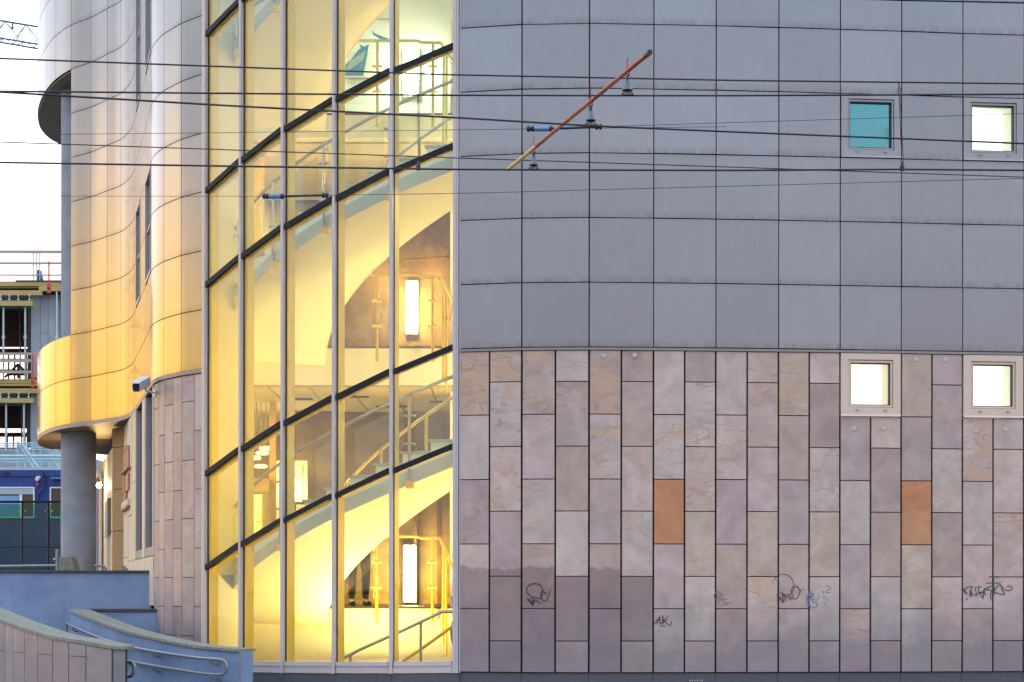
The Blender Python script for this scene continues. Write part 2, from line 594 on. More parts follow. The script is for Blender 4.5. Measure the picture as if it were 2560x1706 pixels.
M['coping'] = mottled('coping_stone', (.13, .13, .11), (.26, .26, .22), 14, .8, bstr=.4)
M['coping_dark'] = mottled('coping_dark', (.035, .032, .038), (.06, .055, .06), 10, .6)
M['column'] = mottled('column_concrete', (.19, .205, .24), (.30, .315, .35), 3, .85, fine=40, bstr=.35)
M['soffit_out'] = mottled('canopy_soffit', (.13, .085, .05), (.17, .115, .07), 4, .6)
M['entry_stone'] = mottled('entrance_stone', (.56, .44, .33), (.64, .52, .40), 3, .6)
M['entry_brown'] = mottled('entrance_brown', (.21, .12, .05), (.27, .16, .07), 5, .55)
M['letter'] = mottled('sign_copper', (.30, .15, .09), (.40, .21, .13), 6, .5)
M['dark_glass'] = mottled('dark_window', (.018, .02, .016), (.03, .03, .022), 2, .05, spec=.45)
M['white_case'] = mottled('white_casing', (.62, .64, .68), (.70, .72, .76), 8, .35)
M['black'] = mottled('black_plastic', (.01, .01, .015), (.02, .02, .028), 8, .4)
M['wire'] = mottled('wire_dark', (.010, .011, .018), (.02, .02, .03), 8, .5)
M['rod_red'] = mottled('rod_red', (.30, .05, .03), (.38, .075, .045), 20, .45)
M['rod_yellow'] = mottled('rod_yellow', (.55, .36, .10), (.62, .42, .14), 20, .45)
M['porcelain'] = mottled('porcelain', (.085, .12, .14), (.13, .17, .19), 10, .25)
M['insul_blue'] = mottled('insulator_blue', (.08, .18, .36), (.12, .24, .44), 10, .25)
M['clamp'] = mottled('clamp_metal', (.06, .06, .065), (.22, .21, .20), 30, .45, .4)
M['crane'] = mottled('crane_blue', (.03, .07, .16), (.045, .10, .21), 5, .5)
M['concrete'] = mottled('raw_concrete', (.25, .29, .33), (.34, .38, .42), 1.2, .85)
M['formwork'] = mottled('formwork_timber', (.34, .26, .09), (.46, .36, .14), 2, .7, stretch=(1, 1, 6))
M['plank'] = mottled('guard_plank', (.34, .25, .19), (.46, .36, .29), 2, .8, stretch=(.6, .6, 6))
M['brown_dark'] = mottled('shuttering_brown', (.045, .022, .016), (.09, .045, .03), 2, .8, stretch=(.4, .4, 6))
M['rust'] = mottled('rust_brown', (.14, .10, .07), (.22, .16, .11), 4, .8)
M['red_paint'] = mottled('red_paint', (.45, .05, .04), (.55, .08, .06), 6, .6)
M['brick_far'] = mottled('far_brick', (.42, .22, .17), (.52, .30, .23), 2, .85)
M['scaff'] = mottled('scaffold_steel', (.30, .42, .46), (.42, .55, .58), 4, .4, .4)
M['container'] = mottled('container_blue', (.018, .05, .24), (.028, .07, .30), 2, .5)
M['container_dk'] = mottled('container_trim', (.012, .035, .17), (.02, .05, .21), 2, .5)
M['white_paint'] = mottled('white_paint', (.66, .68, .68), (.74, .76, .76), 4, .5)
M['shutter'] = mottled('roller_shutter', (.34, .42, .44), (.42, .50, .52), 2, .5)
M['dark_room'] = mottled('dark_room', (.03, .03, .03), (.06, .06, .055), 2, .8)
M['asphalt'] = mottled('asphalt', (.04, .042, .05), (.062, .064, .072), 1.5, .85, coord='Object', fine=80)
M['paving'] = mottled('paving', (.16, .16, .17), (.22, .22, .23), 2, .85)
M['wood'] = mottled('oak_board', (.36, .20, .06), (.46, .27, .09), 3, .5, stretch=(1, 1, 6))
M['cabinet'] = mottled('cabinet_white', (.66, .60, .42), (.72, .66, .48), 3, .5)
M['white_board'] = mottled('white_board', (.50, .46, .36), (.56, .52, .42), 3, .6)
M['lamp'] = emitter('lamp_tube', (1.0, .95, .80), .25)
M['lamp_soft'] = emitter('lamp_soft', (1.0, .80, .42), .07)
M['lantern'] = emitter('lantern_lit', (1.0, .72, .28), 12.0)
M['win_warm'] = emitter('room_lit_warm', (1.0, .92, .68), .05)
M['win_green'] = emitter('room_lit_white', (.97, 1.0, .88), .06)
M['win_cyan'] = emitter('blind_lit_cyan', (.02, .36, .50), .024)
M['sky_gap'] = mottled('pale_wall', (.6, .62, .66), (.7, .72, .76), 2, .8)
M['ink_black'] = mottled('ink_black', (.02, .016, .03), (.04, .03, .05), 40, .7)
M['ink_brown'] = mottled('ink_brown', (.07, .035, .045), (.11, .06, .07), 40, .7)
M['ink_green'] = mottled('ink_green', (.03, .05, .045), (.06, .085, .075), 40, .7)
M['ink_blue'] = mottled('ink_blue', (.10, .13, .22), (.17, .20, .30), 40, .7)
M['ink_mauve'] = mottled('ink_mauve', (.16, .12, .17), (.24, .18, .23), 40, .7)
M['ink_red'] = mottled('ink_red', (.28, .07, .06), (.36, .11, .10), 40, .7)
M['cloth_dark'] = mottled('cloth_dark', (.012, .011, .012), (.03, .026, .024), 20, .9)
M['cloth_brown'] = mottled('cloth_brown', (.05, .026, .01), (.085, .045, .018), 20, .9)
M['skin'] = mottled('skin', (.48, .28, .19), (.55, .33, .23), 8, .55)
M['hair'] = mottled('hair_red', (.10, .035, .015), (.16, .06, .025), 30, .6)
# ------------------------------------------------------------------ ground
st = MB(); st.add([(-900, -900, -.45), (900, -900, -.45), (900, 1200, -.45), (-900, 1200, -.45)], [(0, 1, 2, 3)])
structure(st.build('street', M['asphalt']))
pv = MB(); pv.box(-14, 14, 21.4, 27.2, -.45, -.31)
structure(pv.build('pavement', M['paving']))
td = MB(); td.box(-30, -4.2, 29.95, 60, -.44, 1.2)
structure(td.build('terrace_floor', M['paving']))

# ------------------------------------------------------------------ the curved office building
ROWH = .8075
ZM = 4.06                      # foot of the metal sheets
BLD = thing('office_building', 'curved office building clad in grey metal sheets above veined sandstone slabs', 'building', (0, 27, 0))

# -- wall facing the street
RC = [(1145, 25.226), (1304.5, 25.053), (1472, 25.0), (1632.5, 25.044), (1788, 25.10), (1944.5, 25.17), (2098, 25.25),
      (2251, 25.335), (2404, 25.43), (2557, 25.51), (2709, 25.60), (2862, 25.70), (3015, 25.81)]
RP = [XY(*p) for p in RC]
rnd = random.Random(3)
win_cells = {(6, 1): None, (8, 1): None}
def lerp2(a, b, t):
    return (a[0] + (b[0] - a[0]) * t, a[1] + (b[1] - a[1]) * t)
def inset(a, b, g):
    L = hypot(b[0] - a[0], b[1] - a[1])
    return lerp2(a, b, g / L), lerp2(a, b, 1 - g / L)

UP_WIN = [6, 8, 10]            # columns holding upper windows (row 3)
UPROW = 3
core = MB()
for c in range(len(RP) - 1):
    a, b = RP[c], RP[c + 1]
    for k in range(10):
        if k == UPROW and c in UP_WIN:
            continue
        if k == 7:
            z0, z1 = ZM + 7 * ROWH, 12.2
        elif k > 7:
            continue
        else:
            z0, z1 = ZM + k * ROWH, ZM + (k + 1) * ROWH
        a2, b2 = inset(a, b, .0062)
        t = .03 + rnd.uniform(-.002, .002)
        o = MB().wallbox(a2, b2, z0 + .0062, z1 - .0062, t, 0).build('metal_panel', M['metal'], BLD)
        o.rotation_euler = (radians(rnd.gauss(0, .34)), 0, radians(rnd.gauss(0, .34)))
    # backing behind the sheets, left open at windows
    zs = [(-.3, 3.22)] if c in UP_WIN else [(-.3, 12.2)]
    if c in UP_WIN:
        zs = [(-.3, 3.215), (4.0, ZM + UPROW * ROWH), (ZM + (UPROW + 1) * ROWH, 12.2)]
    for z0, z1 in zs:
        core.wallbox(a, b, z0, z1, .10, -.112)
core.build('wall_core', M['dark_gap'], BLD)

fl = MB()
for c in range(len(RP) - 1):
    fl.wallbox(RP[c], RP[c + 1], 4.022, 4.052, .045, 0)
fl.build('flashing', M['flash'], BLD)

# -- sandstone slabs on the street side
BASE = [(.47, .345, .31), (.40, .31, .295), (.51, .385, .345), (.44, .33, .29), (.48, .36, .345), (.50, .37, .33), (.42, .305, .265), (.38, .28, .25), (.41, .305, .30), (.46, .36, .29)]
PALE = [(.475, .39, .355), (.50, .41, .37), (.46, .38, .35)]
ORANGE = (.47, .205, .095)
special = {  # (half column, slab counted from the top): colour, vein amount
    (5, 2): None}
def slab_color(i, zc, r):
    c = r.choice(BASE)
    al = r.choice([.1, .2, .3, .5, .8, 1.0])
    return c, al
half = []
for c in range(len(RP) - 1):
    a, b = RP[c], RP[c + 1]
    m = lerp2(a, b, .5)
    half += [(a, m), (m, b)]
ZE = [4.02, 3.22, 2.41, 1.60, .79, -.01]
ZO = [4.02, 3.63, 2.82, 2.01, 1.195, .385, -.01]
rs = random.Random(11)
N_SLAB = 0
for i, (a, b) in enumerate(half):
    col = i // 2
    zz = ZE if i % 2 == 0 else ZO
    for j in range(len(zz) - 1):
        z1, z0 = zz[j], zz[j + 1]
        if col in UP_WIN:
            if z0 > 3.2:
                continue
            if z1 > 3.2:
                z1 = 3.215
        a2, b2 = inset(a, b, .0108)
        t = .03 + rs.uniform(-.0025, .0025)
        colr, al = slab_color(i, (z0 + z1) / 2, rs)
        lab = None
        if (i, j) in ((6, 2), (14, 2)):
            colr, al, lab = ORANGE, 0.45, 'bright rust orange slab among the grey ones'
        pale = {(0, 1): 0, (3, 0): 0, (6, 0): 1, (6, 1): 1, (7, 1): 0, (8, 0): 2, (6, 4): 0, (7, 4): 1, (5, 3): 2, (3, 3): 1, (1, 1): 2, (11, 2): 0,
                (11, 4): 1, (13, 4): 2, (14, 4): 0, (4, 1): 0, (15, 2): 0, (16, 2): 0, (12, 2): 2, (2, 2): 2, (17, 1): 0}
        if (i, j) in pale:
            colr = PALE[pale[(i, j)]]
        if (i, j) in ((0, 0), (0, 2), (1, 0), (2, 0), (7, 1), (5, 3), (9, 1), (4, 0)):
            al = 1.0
        if (i, j) in ((0, 0), (1, 0)):
            colr = (.47, .34, .27)
        o = MB().wallbox(a2, b2, z0 + .0055, z1 - .0055, t, 0).build('stone_slab', M['stone'], BLD, color=(*colr, al), bevel=.003)
        o['wash'] = 1.0 if (i in (0, 2, 4) and j in (3, 4)) or (i == 1 and j in (3, 4, 5)) or (i == 5 and j == 4) or (i == 3 and j == 4) else 0.0  # slabs that carry the treeline reflection in their colour
        if lab:
            o['label'] = lab
        N_SLAB += 1
# small fixing discs set in the slabs
fx = MB()
def facade(px, py, out=.034):
    """Point on the street wall under photograph pixel (px, py), pushed outwards."""
    for c in range(len(RC) - 1):
        if RC[c][0] <= px <= RC[c + 1][0]:
            t = (px - RC[c][0]) / (RC[c + 1][0] - RC[c][0])
            D = RC[c][1] + (RC[c + 1][1] - RC[c][1]) * t
            p = P3(px, py, D - out)
            return p
for px, py in ((1508, 889), (1586, 888), (2134, 1070), (2209, 1070), (2290, 897), (2363, 898), (2440, 1075), (2514, 1072)):
    p = facade(px, py, .034)
    fx.tube([p, p + Vector((0, -.006, 0))], .03, 12)
fx.build('fixing_disc', mottled('mortar_disc', (.42, .40, .39), (.48, .46, .45), 20, .8), BLD)
# granite foot of the wall with an air vent
for c in range(len(RP) - 1):
    a2, b2 = inset(RP[c], RP[c + 1], .003)
    MB().wallbox(a2, b2, -.45, -.018, .03, -.03).build('plinth_slab', M['plinth'], BLD)
vp = facade(1740, 1702, .0)
vt = MB()
vt.box(vp.x - .085, vp.x + .085, vp.y - .030, vp.y - .010, -.215, -.10)
vent = vt.build('air_vent', M['flash'], BLD)
vs = MB()
vs.box(vp.x - .066, vp.x + .066, vp.y - .036, vp.y - .0305, -.20, -.115)
vs.build('vent_opening', M['gasket'], vent)
vs = MB()
for q in range(4):
    x = vp.x - .05 + q * .033
    vs.box(x - .004, x + .004, vp.y - .042, vp.y - .0365, -.198, -.117)
vs.build('grille', M['flash'], vent)

# -- square windows
def square_window(c, z0, z1, fmat, sash_px, pane_px, glow, lab, cyan=False):
    a, b = RP[c], RP[c + 1]
    a, b = inset(a, b, .010)
    d = Vector((b[0] - a[0], b[1] - a[1])); L = d.length; d.normalize()
    n = Vector((d.y, -d.x))
    def pt(u, v, o):
        q = Vector(a) + d * (u * L) + n * o
        return (q.x, q.y, z0 + v * (z1 - z0))
    def ring(mb, u0, u1, v0, v1, w0, w1, h0, h1, o0, o1):
        """picture frame between outer rect (u0..v1) and inner rect (w0..h1), depth o0..o1"""
        U = [(u0, v0), (u1, v0), (u1, v1), (u0, v1)]
        W = [(w0, h0), (w1, h0), (w1, h1), (w0, h1)]
        vs = [pt(x, y, o1) for x, y in U] + [pt(x, y, o1) for x, y in W] + [pt(x, y, o0) for x, y in U] + [pt(x, y, o0) for x, y in W]
        fs = []
        for i in range(4):
            j = (i + 1) % 4
            fs += [(i, j, 4 + j, 4 + i), (8 + j, 8 + i, 12 + i, 12 + j), (i, 8 + i, 8 + j, j), (4 + i, 4 + j, 12 + j, 12 + i)]
        mb.add(vs, fs)
    su0, su1, sv0, sv1 = sash_px
    pu0, pu1, pv0, pv1 = pane_px
    mb = MB()
    ring(mb, 0, 1, .004, .996, su0, su1, sv0, sv1, -.10, .040)
    w = mb.build('window', fmat, BLD, bevel=.003)
    w['label'] = lab
    mb = MB()
    e = .006
    ring(mb, su0 + e, su1 - e, sv0 + e, sv1 - e, pu0, pu1, pv0, pv1, -.09, .024)
    mb.build('sash', fmat, w, bevel=.003)
    mb = MB()
    ring(mb, pu0, pu1, pv0, pv1, pu0 + .014, pu1 - .014, pv0 + .014, pv1 - .014, -.06, .004)
    mb.build('gasket', M['gasket'], w)
    mb = MB()
    mb.hexa([pt(pu0 + .012, pv0 + .012, -.03), pt(pu1 - .012, pv0 + .012, -.03), pt(pu1 - .012, pv0 + .012, -.038), pt(pu0 + .012, pv0 + .012, -.038),
             pt(pu0 + .012, pv1 - .012, -.03), pt(pu1 - .012, pv1 - .012, -.03), pt(pu1 - .012, pv1 - .012, -.038), pt(pu0 + .012, pv1 - .012, -.038)])
    mb.build('pane', M['win_glass'], w)
    # sill drip and two weep caps
    mb = MB()
    for u in (.27, .74):
        mb.hexa([pt(u - .025, .085, .052), pt(u + .025, .085, .052), pt(u + .025, .085, .038), pt(u - .025, .085, .038),
                 pt(u - .025, .108, .052), pt(u + .025, .108, .052), pt(u + .025, .108, .038), pt(u - .025, .108, .038)])
    mb.build('weep_cap', M['frame_upper'], w)
    mb = MB()
    mb.hexa([pt(0, .0, .06), pt(1, .0, .06), pt(1, .0, .0), pt(0, .0, .0), pt(0, .03, .045), pt(1, .03, .045), pt(1, .03, .0), pt(0, .03, .0)])
    mb.build('sill', fmat, w)
    # the room behind
    if cyan:
        mb = MB()
        mb.hexa([pt(.02, .02, -.10), pt(.98, .02, -.10), pt(.98, .02, -.11), pt(.02, .02, -.11),
                 pt(.02, .98, -.10), pt(.98, .98, -.10), pt(.98, .98, -.11), pt(.02, .98, -.11)])
        bl = mb.build('roller_blind', M['win_cyan'], w)
    else:
        back = -.42
        mb = MB()
        mb.add([pt(-.6, -.6, back), pt(1.6, -.6, back), pt(1.6, 1.6, back), pt(-.6, 1.6, back)], [(0, 1, 2, 3)])
        mb.build('lit_back_wall', glow, w)
        mb = MB()
        # right-hand reveal, head and floor of the deep opening
        mb.add([pt(.93, .0, -.115), pt(.86, 0, back), pt(.86, 1, back), pt(.93, 1, -.115)], [(0, 1, 2, 3)])
        mb.add([pt(0, .96, -.115), pt(1, .96, -.115), pt(1, .93, back), pt(0, .93, back)], [(0, 1, 2, 3)])
        mb.add([pt(0, .02, -.115), pt(1, .02, -.115), pt(1, .05, back), pt(0, .05, back)], [(3, 2, 1, 0)])
        mb.add([pt(.04, 0, -.115), pt(.04, 0, back), pt(.04, 1, back), pt(.04, 1, -.115)], [(0, 1, 2, 3)])
        mb.build('reveal', M['plaster_in'], w)
        ld = bpy.data.lights.new('room_light', 'POINT'); ld.energy = .04; ld.color = (1, .96, .80); ld.shadow_soft_size = .1
        lo = bpy.data.objects.new('room_light', ld); COL.objects.link(lo); lo.parent = w
        lo.location = Vector(pt(.30, .75, -.30)) - WLOC[w.name]
    return w, pt
zw0, zw1 = ZM + UPROW * ROWH + .004, ZM + (UPROW + 1) * ROWH - .004
UPS = (.115, .885, .125, .925)
UPP = (.145, .850, .160, .885)
w, wpt = square_window(6, zw0, zw1, M['frame_upper'], UPS, UPP, None, 'small square window with a turquoise blind', cyan=True)
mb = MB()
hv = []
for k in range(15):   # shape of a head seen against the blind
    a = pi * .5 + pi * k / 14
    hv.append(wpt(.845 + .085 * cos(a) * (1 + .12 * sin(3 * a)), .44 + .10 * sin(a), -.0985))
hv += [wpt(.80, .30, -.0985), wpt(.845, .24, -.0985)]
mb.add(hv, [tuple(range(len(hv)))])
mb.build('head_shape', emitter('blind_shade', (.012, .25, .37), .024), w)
square_window(8, zw0, zw1, M['frame_upper'], UPS, UPP, M['win_green'], 'small square window lit white, upper row')
square_window(10, zw0, zw1, M['frame_upper'], UPS, UPP, M['win_green'], 'small square window lit white, past the edge of view')
LOS = (.130, .872, .140, .895)
LOP = (.165, .835, .178, .848)
square_window(6, 3.22, 4.018, M['frame_cream'], LOS, LOP, M['win_warm'], 'cream framed square window in the stone, lit warm yellow')
square_window(8, 3.22, 4.018, M['frame_cream'], LOS, LOP, M['win_green'], 'cream framed square window in the stone, lit greenish white')
square_window(10, 3.22, 4.018, M['frame_cream'], LOS, LOP, M['win_warm'], 'cream framed square window in the stone, past the edge of view')

# ------------------------------------------------------------------ curved block beyond the glass
LP = [(516, 27.40), (487.5, 27.61), (457, 27.85), (435, 28.10), (414, 28.36), (400, 28.62), (388, 28.95), (381, 29.35), (368, 30.65), (354, 32.0),
      (344, 33.05), (336.5, 33.85), (326, 34.4), (304, 35.0), (271, 35.45), (230, 36.0), (180, 36.5), (142, 37.2), (118, 38.0), (104, 38.8),
      (97, 39.7), (98.5, 40.6), (108, 41.4), (135, 42.2), (180, 42.9)]
NS = 5
dense = catmull([XY(*p) for p in LP], NS)
idx = {p: i * NS for i, p in enumerate(LP)}
def seg(p, q):
    """outline between two listed photograph columns, ordered left to right as seen from outside"""
    i, j = idx[p], idx[q]
    return [tuple(v) for v in dense[i:j + 1]][::-1]
def trim_ends(pts, g):
    pts = list(pts)
    pts[0] = inset(pts[0], pts[1], g)[0]
    pts[-1] = inset(pts[-2], pts[-1], g)[1]
    return pts
J = [LP[i] for i in (0, 2, 4, 6, 7, 8, 9, 10, 11, 12, 13, 14, 15, 16, 17, 18, 19, 20, 21, 22, 23, 24)]
WINCOL = {(381, 29.35): 'A', (354, 32.0): 'B'}
for a, b in zip(J[:-1], J[1:]):
    Dm = (a[1] + b[1]) / 2
    pts = trim_ends(seg(a, b), .006)
    drum = idx[a] >= idx[(180, 36.5)]
    ztop = 1 + 1480 * Dm / 5000
    k = 0
    while k < 11:
        z0, z1 = ZM + k * ROWH, ZM + (k + 1) * ROWH
        if drum and 2 <= k < 8:
            k += 1; continue
        if a in WINCOL and (2 <= k <= 3 or 6 <= k <= 8):
            k += 1; continue
        if idx[a] > idx[(104, 38.8)]:
            z1 = ZM + (2 if k == 0 else 11) * ROWH
        last = z0 > ztop + .4 and not (a in WINCOL)
        if last:
            z1 = ZM + 11 * ROWH
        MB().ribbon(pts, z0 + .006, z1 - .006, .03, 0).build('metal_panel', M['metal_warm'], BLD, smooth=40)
        if last:
            break
        k += 1
        if idx[a] > idx[(104, 38.8)]:
            k = 8 if z1 < 8 else 99
# backing just inside the sheets
main = seg((516, 27.40), (180, 36.5))
def wall_back(pts, z0, z1, name='wall_core'):
    MB().ribbon(pts, z0, z1, .02, -.06).build(name, M['dark_gap'], BLD)
wall_back(seg((516, 27.40), (381, 29.35)), ZM, 12.9)
wall_back(seg((368, 30.65), (354, 32.0)), ZM, 12.9)
wall_back(seg((344, 33.05), (180, 36.5)), ZM, 12.9)
for a, b in (((381, 29.35), (368, 30.65)), ((354, 32.0), (344, 33.05))):
    for z0, z1 in ((ZM, ZM + 2 * ROWH), (ZM + 4 * ROWH, ZM + 6 * ROWH), (ZM + 9 * ROWH, 12.9)):
        wall_back(seg(a, b), z0, z1)
dr = seg((180, 36.5), (180, 42.9))
wall_back(dr, ZM, ZM + 2 * ROWH)
wall_back(dr, ZM + 8 * ROWH, 12.9)
# strip windows in the curved block
for (a, b) in (((381, 29.35), (368, 30.65)), ((354, 32.0), (344, 33.05))):
    for k0, k1 in ((2, 4), (6, 9)):
        pts = trim_ends(seg(a, b), .02)
        z0, z1 = ZM + k0 * ROWH + .01, ZM + k1 * ROWH - .01
        p, q = pts[0], pts[-1]
        mb = MB()
        p2, q2 = inset(p, q, .05)
        mb.wallbox(p, p2, z0, z1, .10, -.06)
        mb.wallbox(q2, q, z0, z1, .10, -.06)
        mb.wallbox(p2, q2, z0, z0 + .06, .10, -.06)
        mb.wallbox(p2, q2, z1 - .06, z1, .10, -.06)
        w = mb.build('window', M['frame_upper'], BLD)
        w['label'] = 'tall narrow window set flush in the curved metal sheets'
        mb = MB(); mb.wallbox(p2, q2, z0 + .06, z1 - .06, .012, -.02)
        mb.build('pane', M['strip_glass'], w)
        mb = MB()
        zm = z0 + (z1 - z0) * .5
        mb.wallbox(p2, q2, zm - .02, zm + .02, .02, -.007)
        mb.build('glazing_bar', M['frame_upper'], w)
# canopy and drum undersides and lids
loop_low = [tuple(v) for v in dense[idx[(388, 28.95)]:idx[(180, 42.9)] + 1]]
hull = loop_low + [XY(300, 44.5), XY(380, 44.5)]
MB().prism(hull, ZM - .055, ZM - .005).build('canopy_soffit', M['soffit_out'], BLD)
loop_d = [tuple(v) for v in dense[idx[(180, 36.5)]:idx[(180, 42.9)] + 1]] + [XY(300, 44.5), XY(300, 37.0)]
MB().prism(loop_d, ZM + 2 * ROWH - .03, ZM + 2 * ROWH - .005).build('drum_lid', M['flash'], BLD)
MB().prism(loop_d, ZM + 8 * ROWH - .03, ZM + 8 * ROWH - .005).build('drum_soffit', M['soffit_out'], BLD)
eg = MB()
eg.ribbon(seg((388, 28.95), (135, 42.2)), ZM - .07, ZM + .004, .036, -.003)
eg.build('canopy_edge', M['flash'], BLD, smooth=40)
eg = MB()
eg.ribbon(seg((516, 27.40), (388, 28.95)), ZM - .055, ZM + .004, .040, -.003)
eg.build('flashing', M['flash'], BLD, smooth=40)
# end of the gold-lit wall beside the open storeys, and the wall at the back of them
e0, e1 = XY(180, 36.5), XY(186, 36.9)
MB().wallbox((XY(184, 44)[0], 44), (e0[0] + .02, e0[1] + .05), ZM + 2 * ROWH, ZM + 8 * ROWH, .05, -.05).build('end_wall', M['concrete'], BLD)
# round column carrying the drum
cc = XY(196, 38.0)
MB().lathe((cc[0], cc[1], 1.2), [(.33, 0), (.33, ZM - 1.26)], 40).build('column', M['column'], BLD, smooth=40)
MB().lathe((cc[0], cc[1], ZM + 2 * ROWH), [(.33, 0), (.33, 6 * ROWH - .03)], 40).build('column', M['column'], BLD, smooth=40)

# -- sandstone below the curved block
SJ = [(516, 27.40), (487.5, 27.61), (457, 27.85), (435, 28.10), (414, 28.36), (400, 28.62), (388, 28.95)]
rs = random.Random(21)
for i, (a, b) in enumerate(zip(SJ[:-1], SJ[1:])):
    pts = trim_ends(seg(a, b), .008)
    zz = ZE if i % 2 == 0 else ZO
    for j in range(len(zz) - 1):
        z1, z0 = min(zz[j], 3.995), zz[j + 1]
        c, al = slab_color(i, 0, rs)
        o = MB().ribbon(pts, z0 + .005, z1 - .005, .028, -.012).build('stone_slab', M['stone'], BLD, smooth=40, color=(*c, al))
        o['wash'] = 0.0
wall_back(seg((516, 27.40), (388, 28.95)), -.45, 4.0)
# entrance wall running back under the canopy
def ent(px):
    """plan point of the entrance wall at photograph column px"""
    pa, pb = XY(388, 28.95), XY(313, 36.2)
    dx, dy = pb[0] - pa[0], pb[1] - pa[1]
    k = (px - 1280.0) / F
    t = (k * pa[1] - pa[0]) / (dx - k * dy)
    return (pa[0] + dx * t, pa[1] + dy * t)
def ent_strip(p0, p1, rows, m=None, nm='stone_slab', t=.03, off=0.0, col=None):
    a, b = inset(ent(p0), ent(p1), .006)
    for z0, z1 in rows:
        o = MB().wallbox(a, b, z0 + .005, z1 - .005, t + rs.uniform(-.004, .004), off).build(nm, m or M['entry_stone'], BLD)
rowsE = [(.79, 1.60), (1.60, 2.41), (2.41, 3.22), (3.22, 3.98)]
ent_strip(313.2, 325, rowsE)
ent_strip(325, 334, [(.79, 1.52), (1.52, 2.30), (2.30, 3.98)])
ent_strip(334, 342.3, [(.79, 1.52), (1.52, 2.82), (2.82, 3.98)])
ent_strip(342.3, 359.5, [(.79, 1.52)])
ent_strip(359.5, 366, [(.79, 1.52), (1.52, 3.98)])
ent_strip(366, 386, [(.79, 1.52)])
ent_strip(386, 388, [(.79, 1.52), (1.52, 3.98)])
for p0, p1 in ((342.3, 359.5), (366, 386)):
    a, b = ent(p0), ent(p1)
    mb = MB()
    a1, b1 = inset(a, b, .10)
    a2, b2 = inset(a, b, .22)
    mb.wallbox(a, a1, 1.53, 3.98, .10, -.08)
    mb.wallbox(b1, b, 1.53, 3.98, .10, -.08)
    mb.wallbox(a1, b1, 1.53, 1.66, .10, -.08)
    w = mb.build('window', M['frame_upper'], BLD)
    w['label'] = 'tall ground floor window beside the entrance'
    mb = MB(); mb.wallbox(a1, b1, 1.66, 3.96, .012, -.05)
    mb.build('pane', M['dark_glass'], w)
MB().wallbox(ent(313.2), ent(388), -.4, 3.97, .03, -.14).build('wall_core', M['dark_gap'], BLD)
# recess: brown return, then a pale wall running on
a, b = XY(284, 36.55), ent(313.2)
for z0, z1 in ((.8, 2.1), (2.1, 2.86), (2.86, 3.62), (3.62, 3.98)):
    MB().wallbox(a, b, z0 + .006, z1 - .006, .03, 0).build('stone_slab', M['entry_brown'], BLD)
a, b = XY(232, 46.5), XY(284, 36.58)
def lin(t):
    return lerp2(a, b, t)
def tpx(px):
    k = (px - 1280.0) / F
    return (k * a[1] - a[0]) / ((b[0] - a[0]) - k * (b[1] - a[1]))
for p0, p1, z0, z1 in ((262.5, 283.8, .8, 2.1), (262.5, 283.8, 2.1, 2.86), (262.5, 283.8, 2.86, 3.62), (250, 254.5, .8, 3.62), (238, 243, .8, 3.62), (243, 262.5, 3.45, 3.62)):
    p, q = lin(tpx(p0)), lin(tpx(p1))
    p, q = inset(p, q, .01)
    MB().wallbox(p, q, z0 + .006, z1 - .006, .03, 0).build('stone_slab', M['entry_stone'], BLD)
for p0, p1 in ((243, 250), (254.5, 262.5)):
    p, q = lin(tpx(p0)), lin(tpx(p1))
    p, q = inset(p, q, .02)
    mb = MB(); mb.wallbox(p, q, .8, 3.44, .02, -.08)
    w = mb.build('window', M['dark_glass'], BLD)
    w['label'] = 'dark window strip by the doorway lamp'
MB().wallbox(lin(0), lin(1), .8, 3.6, .03, -.2).build('wall_core', M['dark_gap'], BLD)
MB().wallbox(lin(0), lin(1), 3.63, 3.98, .03, -.35).build('soffit_beam', M['soffit_out'], BLD)
# sign board on that wall
nb = MB()
p, q = lin(tpx(268.5)), lin(tpx(281))
nb.wallbox(p, q, 2.06, 2.72, .04, .03)
brd = nb.build('notice_board', M['white_case'], None)
tag(brd, 'glossy white notice board on the pale wall by the door', 'notice board')
nb = MB(); nb.wallbox(lin(tpx(279)), lin(tpx(281.3)), 2.05, 2.73, .05, .032)
nb.build('edge_strip', M['soffit_out'], brd)
# raised copper sign on the entrance wall
SG = thing('wall_sign', 'raised copper emblem and letter blocks on the pale entrance wall', 'sign', (*ent(324), 1.9))
def sg(px0, px1, y0, y1, t=.035, nm='letter', m=None):
    a, b = ent(px0), ent(px1)
    D = (a[1] + b[1]) / 2
    MB().wallbox(a, b, ZZ(y1, D), ZZ(y0, D), t, .032).build(nm, m or M['letter'], SG)
sg(320.5, 324.5, 1117, 1130, nm='emblem_top')
sg(317, 329.5, 1122, 1128, .03, nm='emblem_bar')
sg(316.5, 330, 1130, 1176, nm='emblem_shield')
sg(314.5, 332.5, 1176, 1181, .07, nm='shelf_bar')
sg(314.5, 319, 1184, 1236)
sg(321, 330, 1188, 1229)
sg(319.5, 323.5, 1231, 1250)
sg(314, 330.5, 1254, 1270, .05, nm='name_plate', m=M['entry_stone'])
sg(315, 330, 1270, 1276, .07, nm='plate_edge')

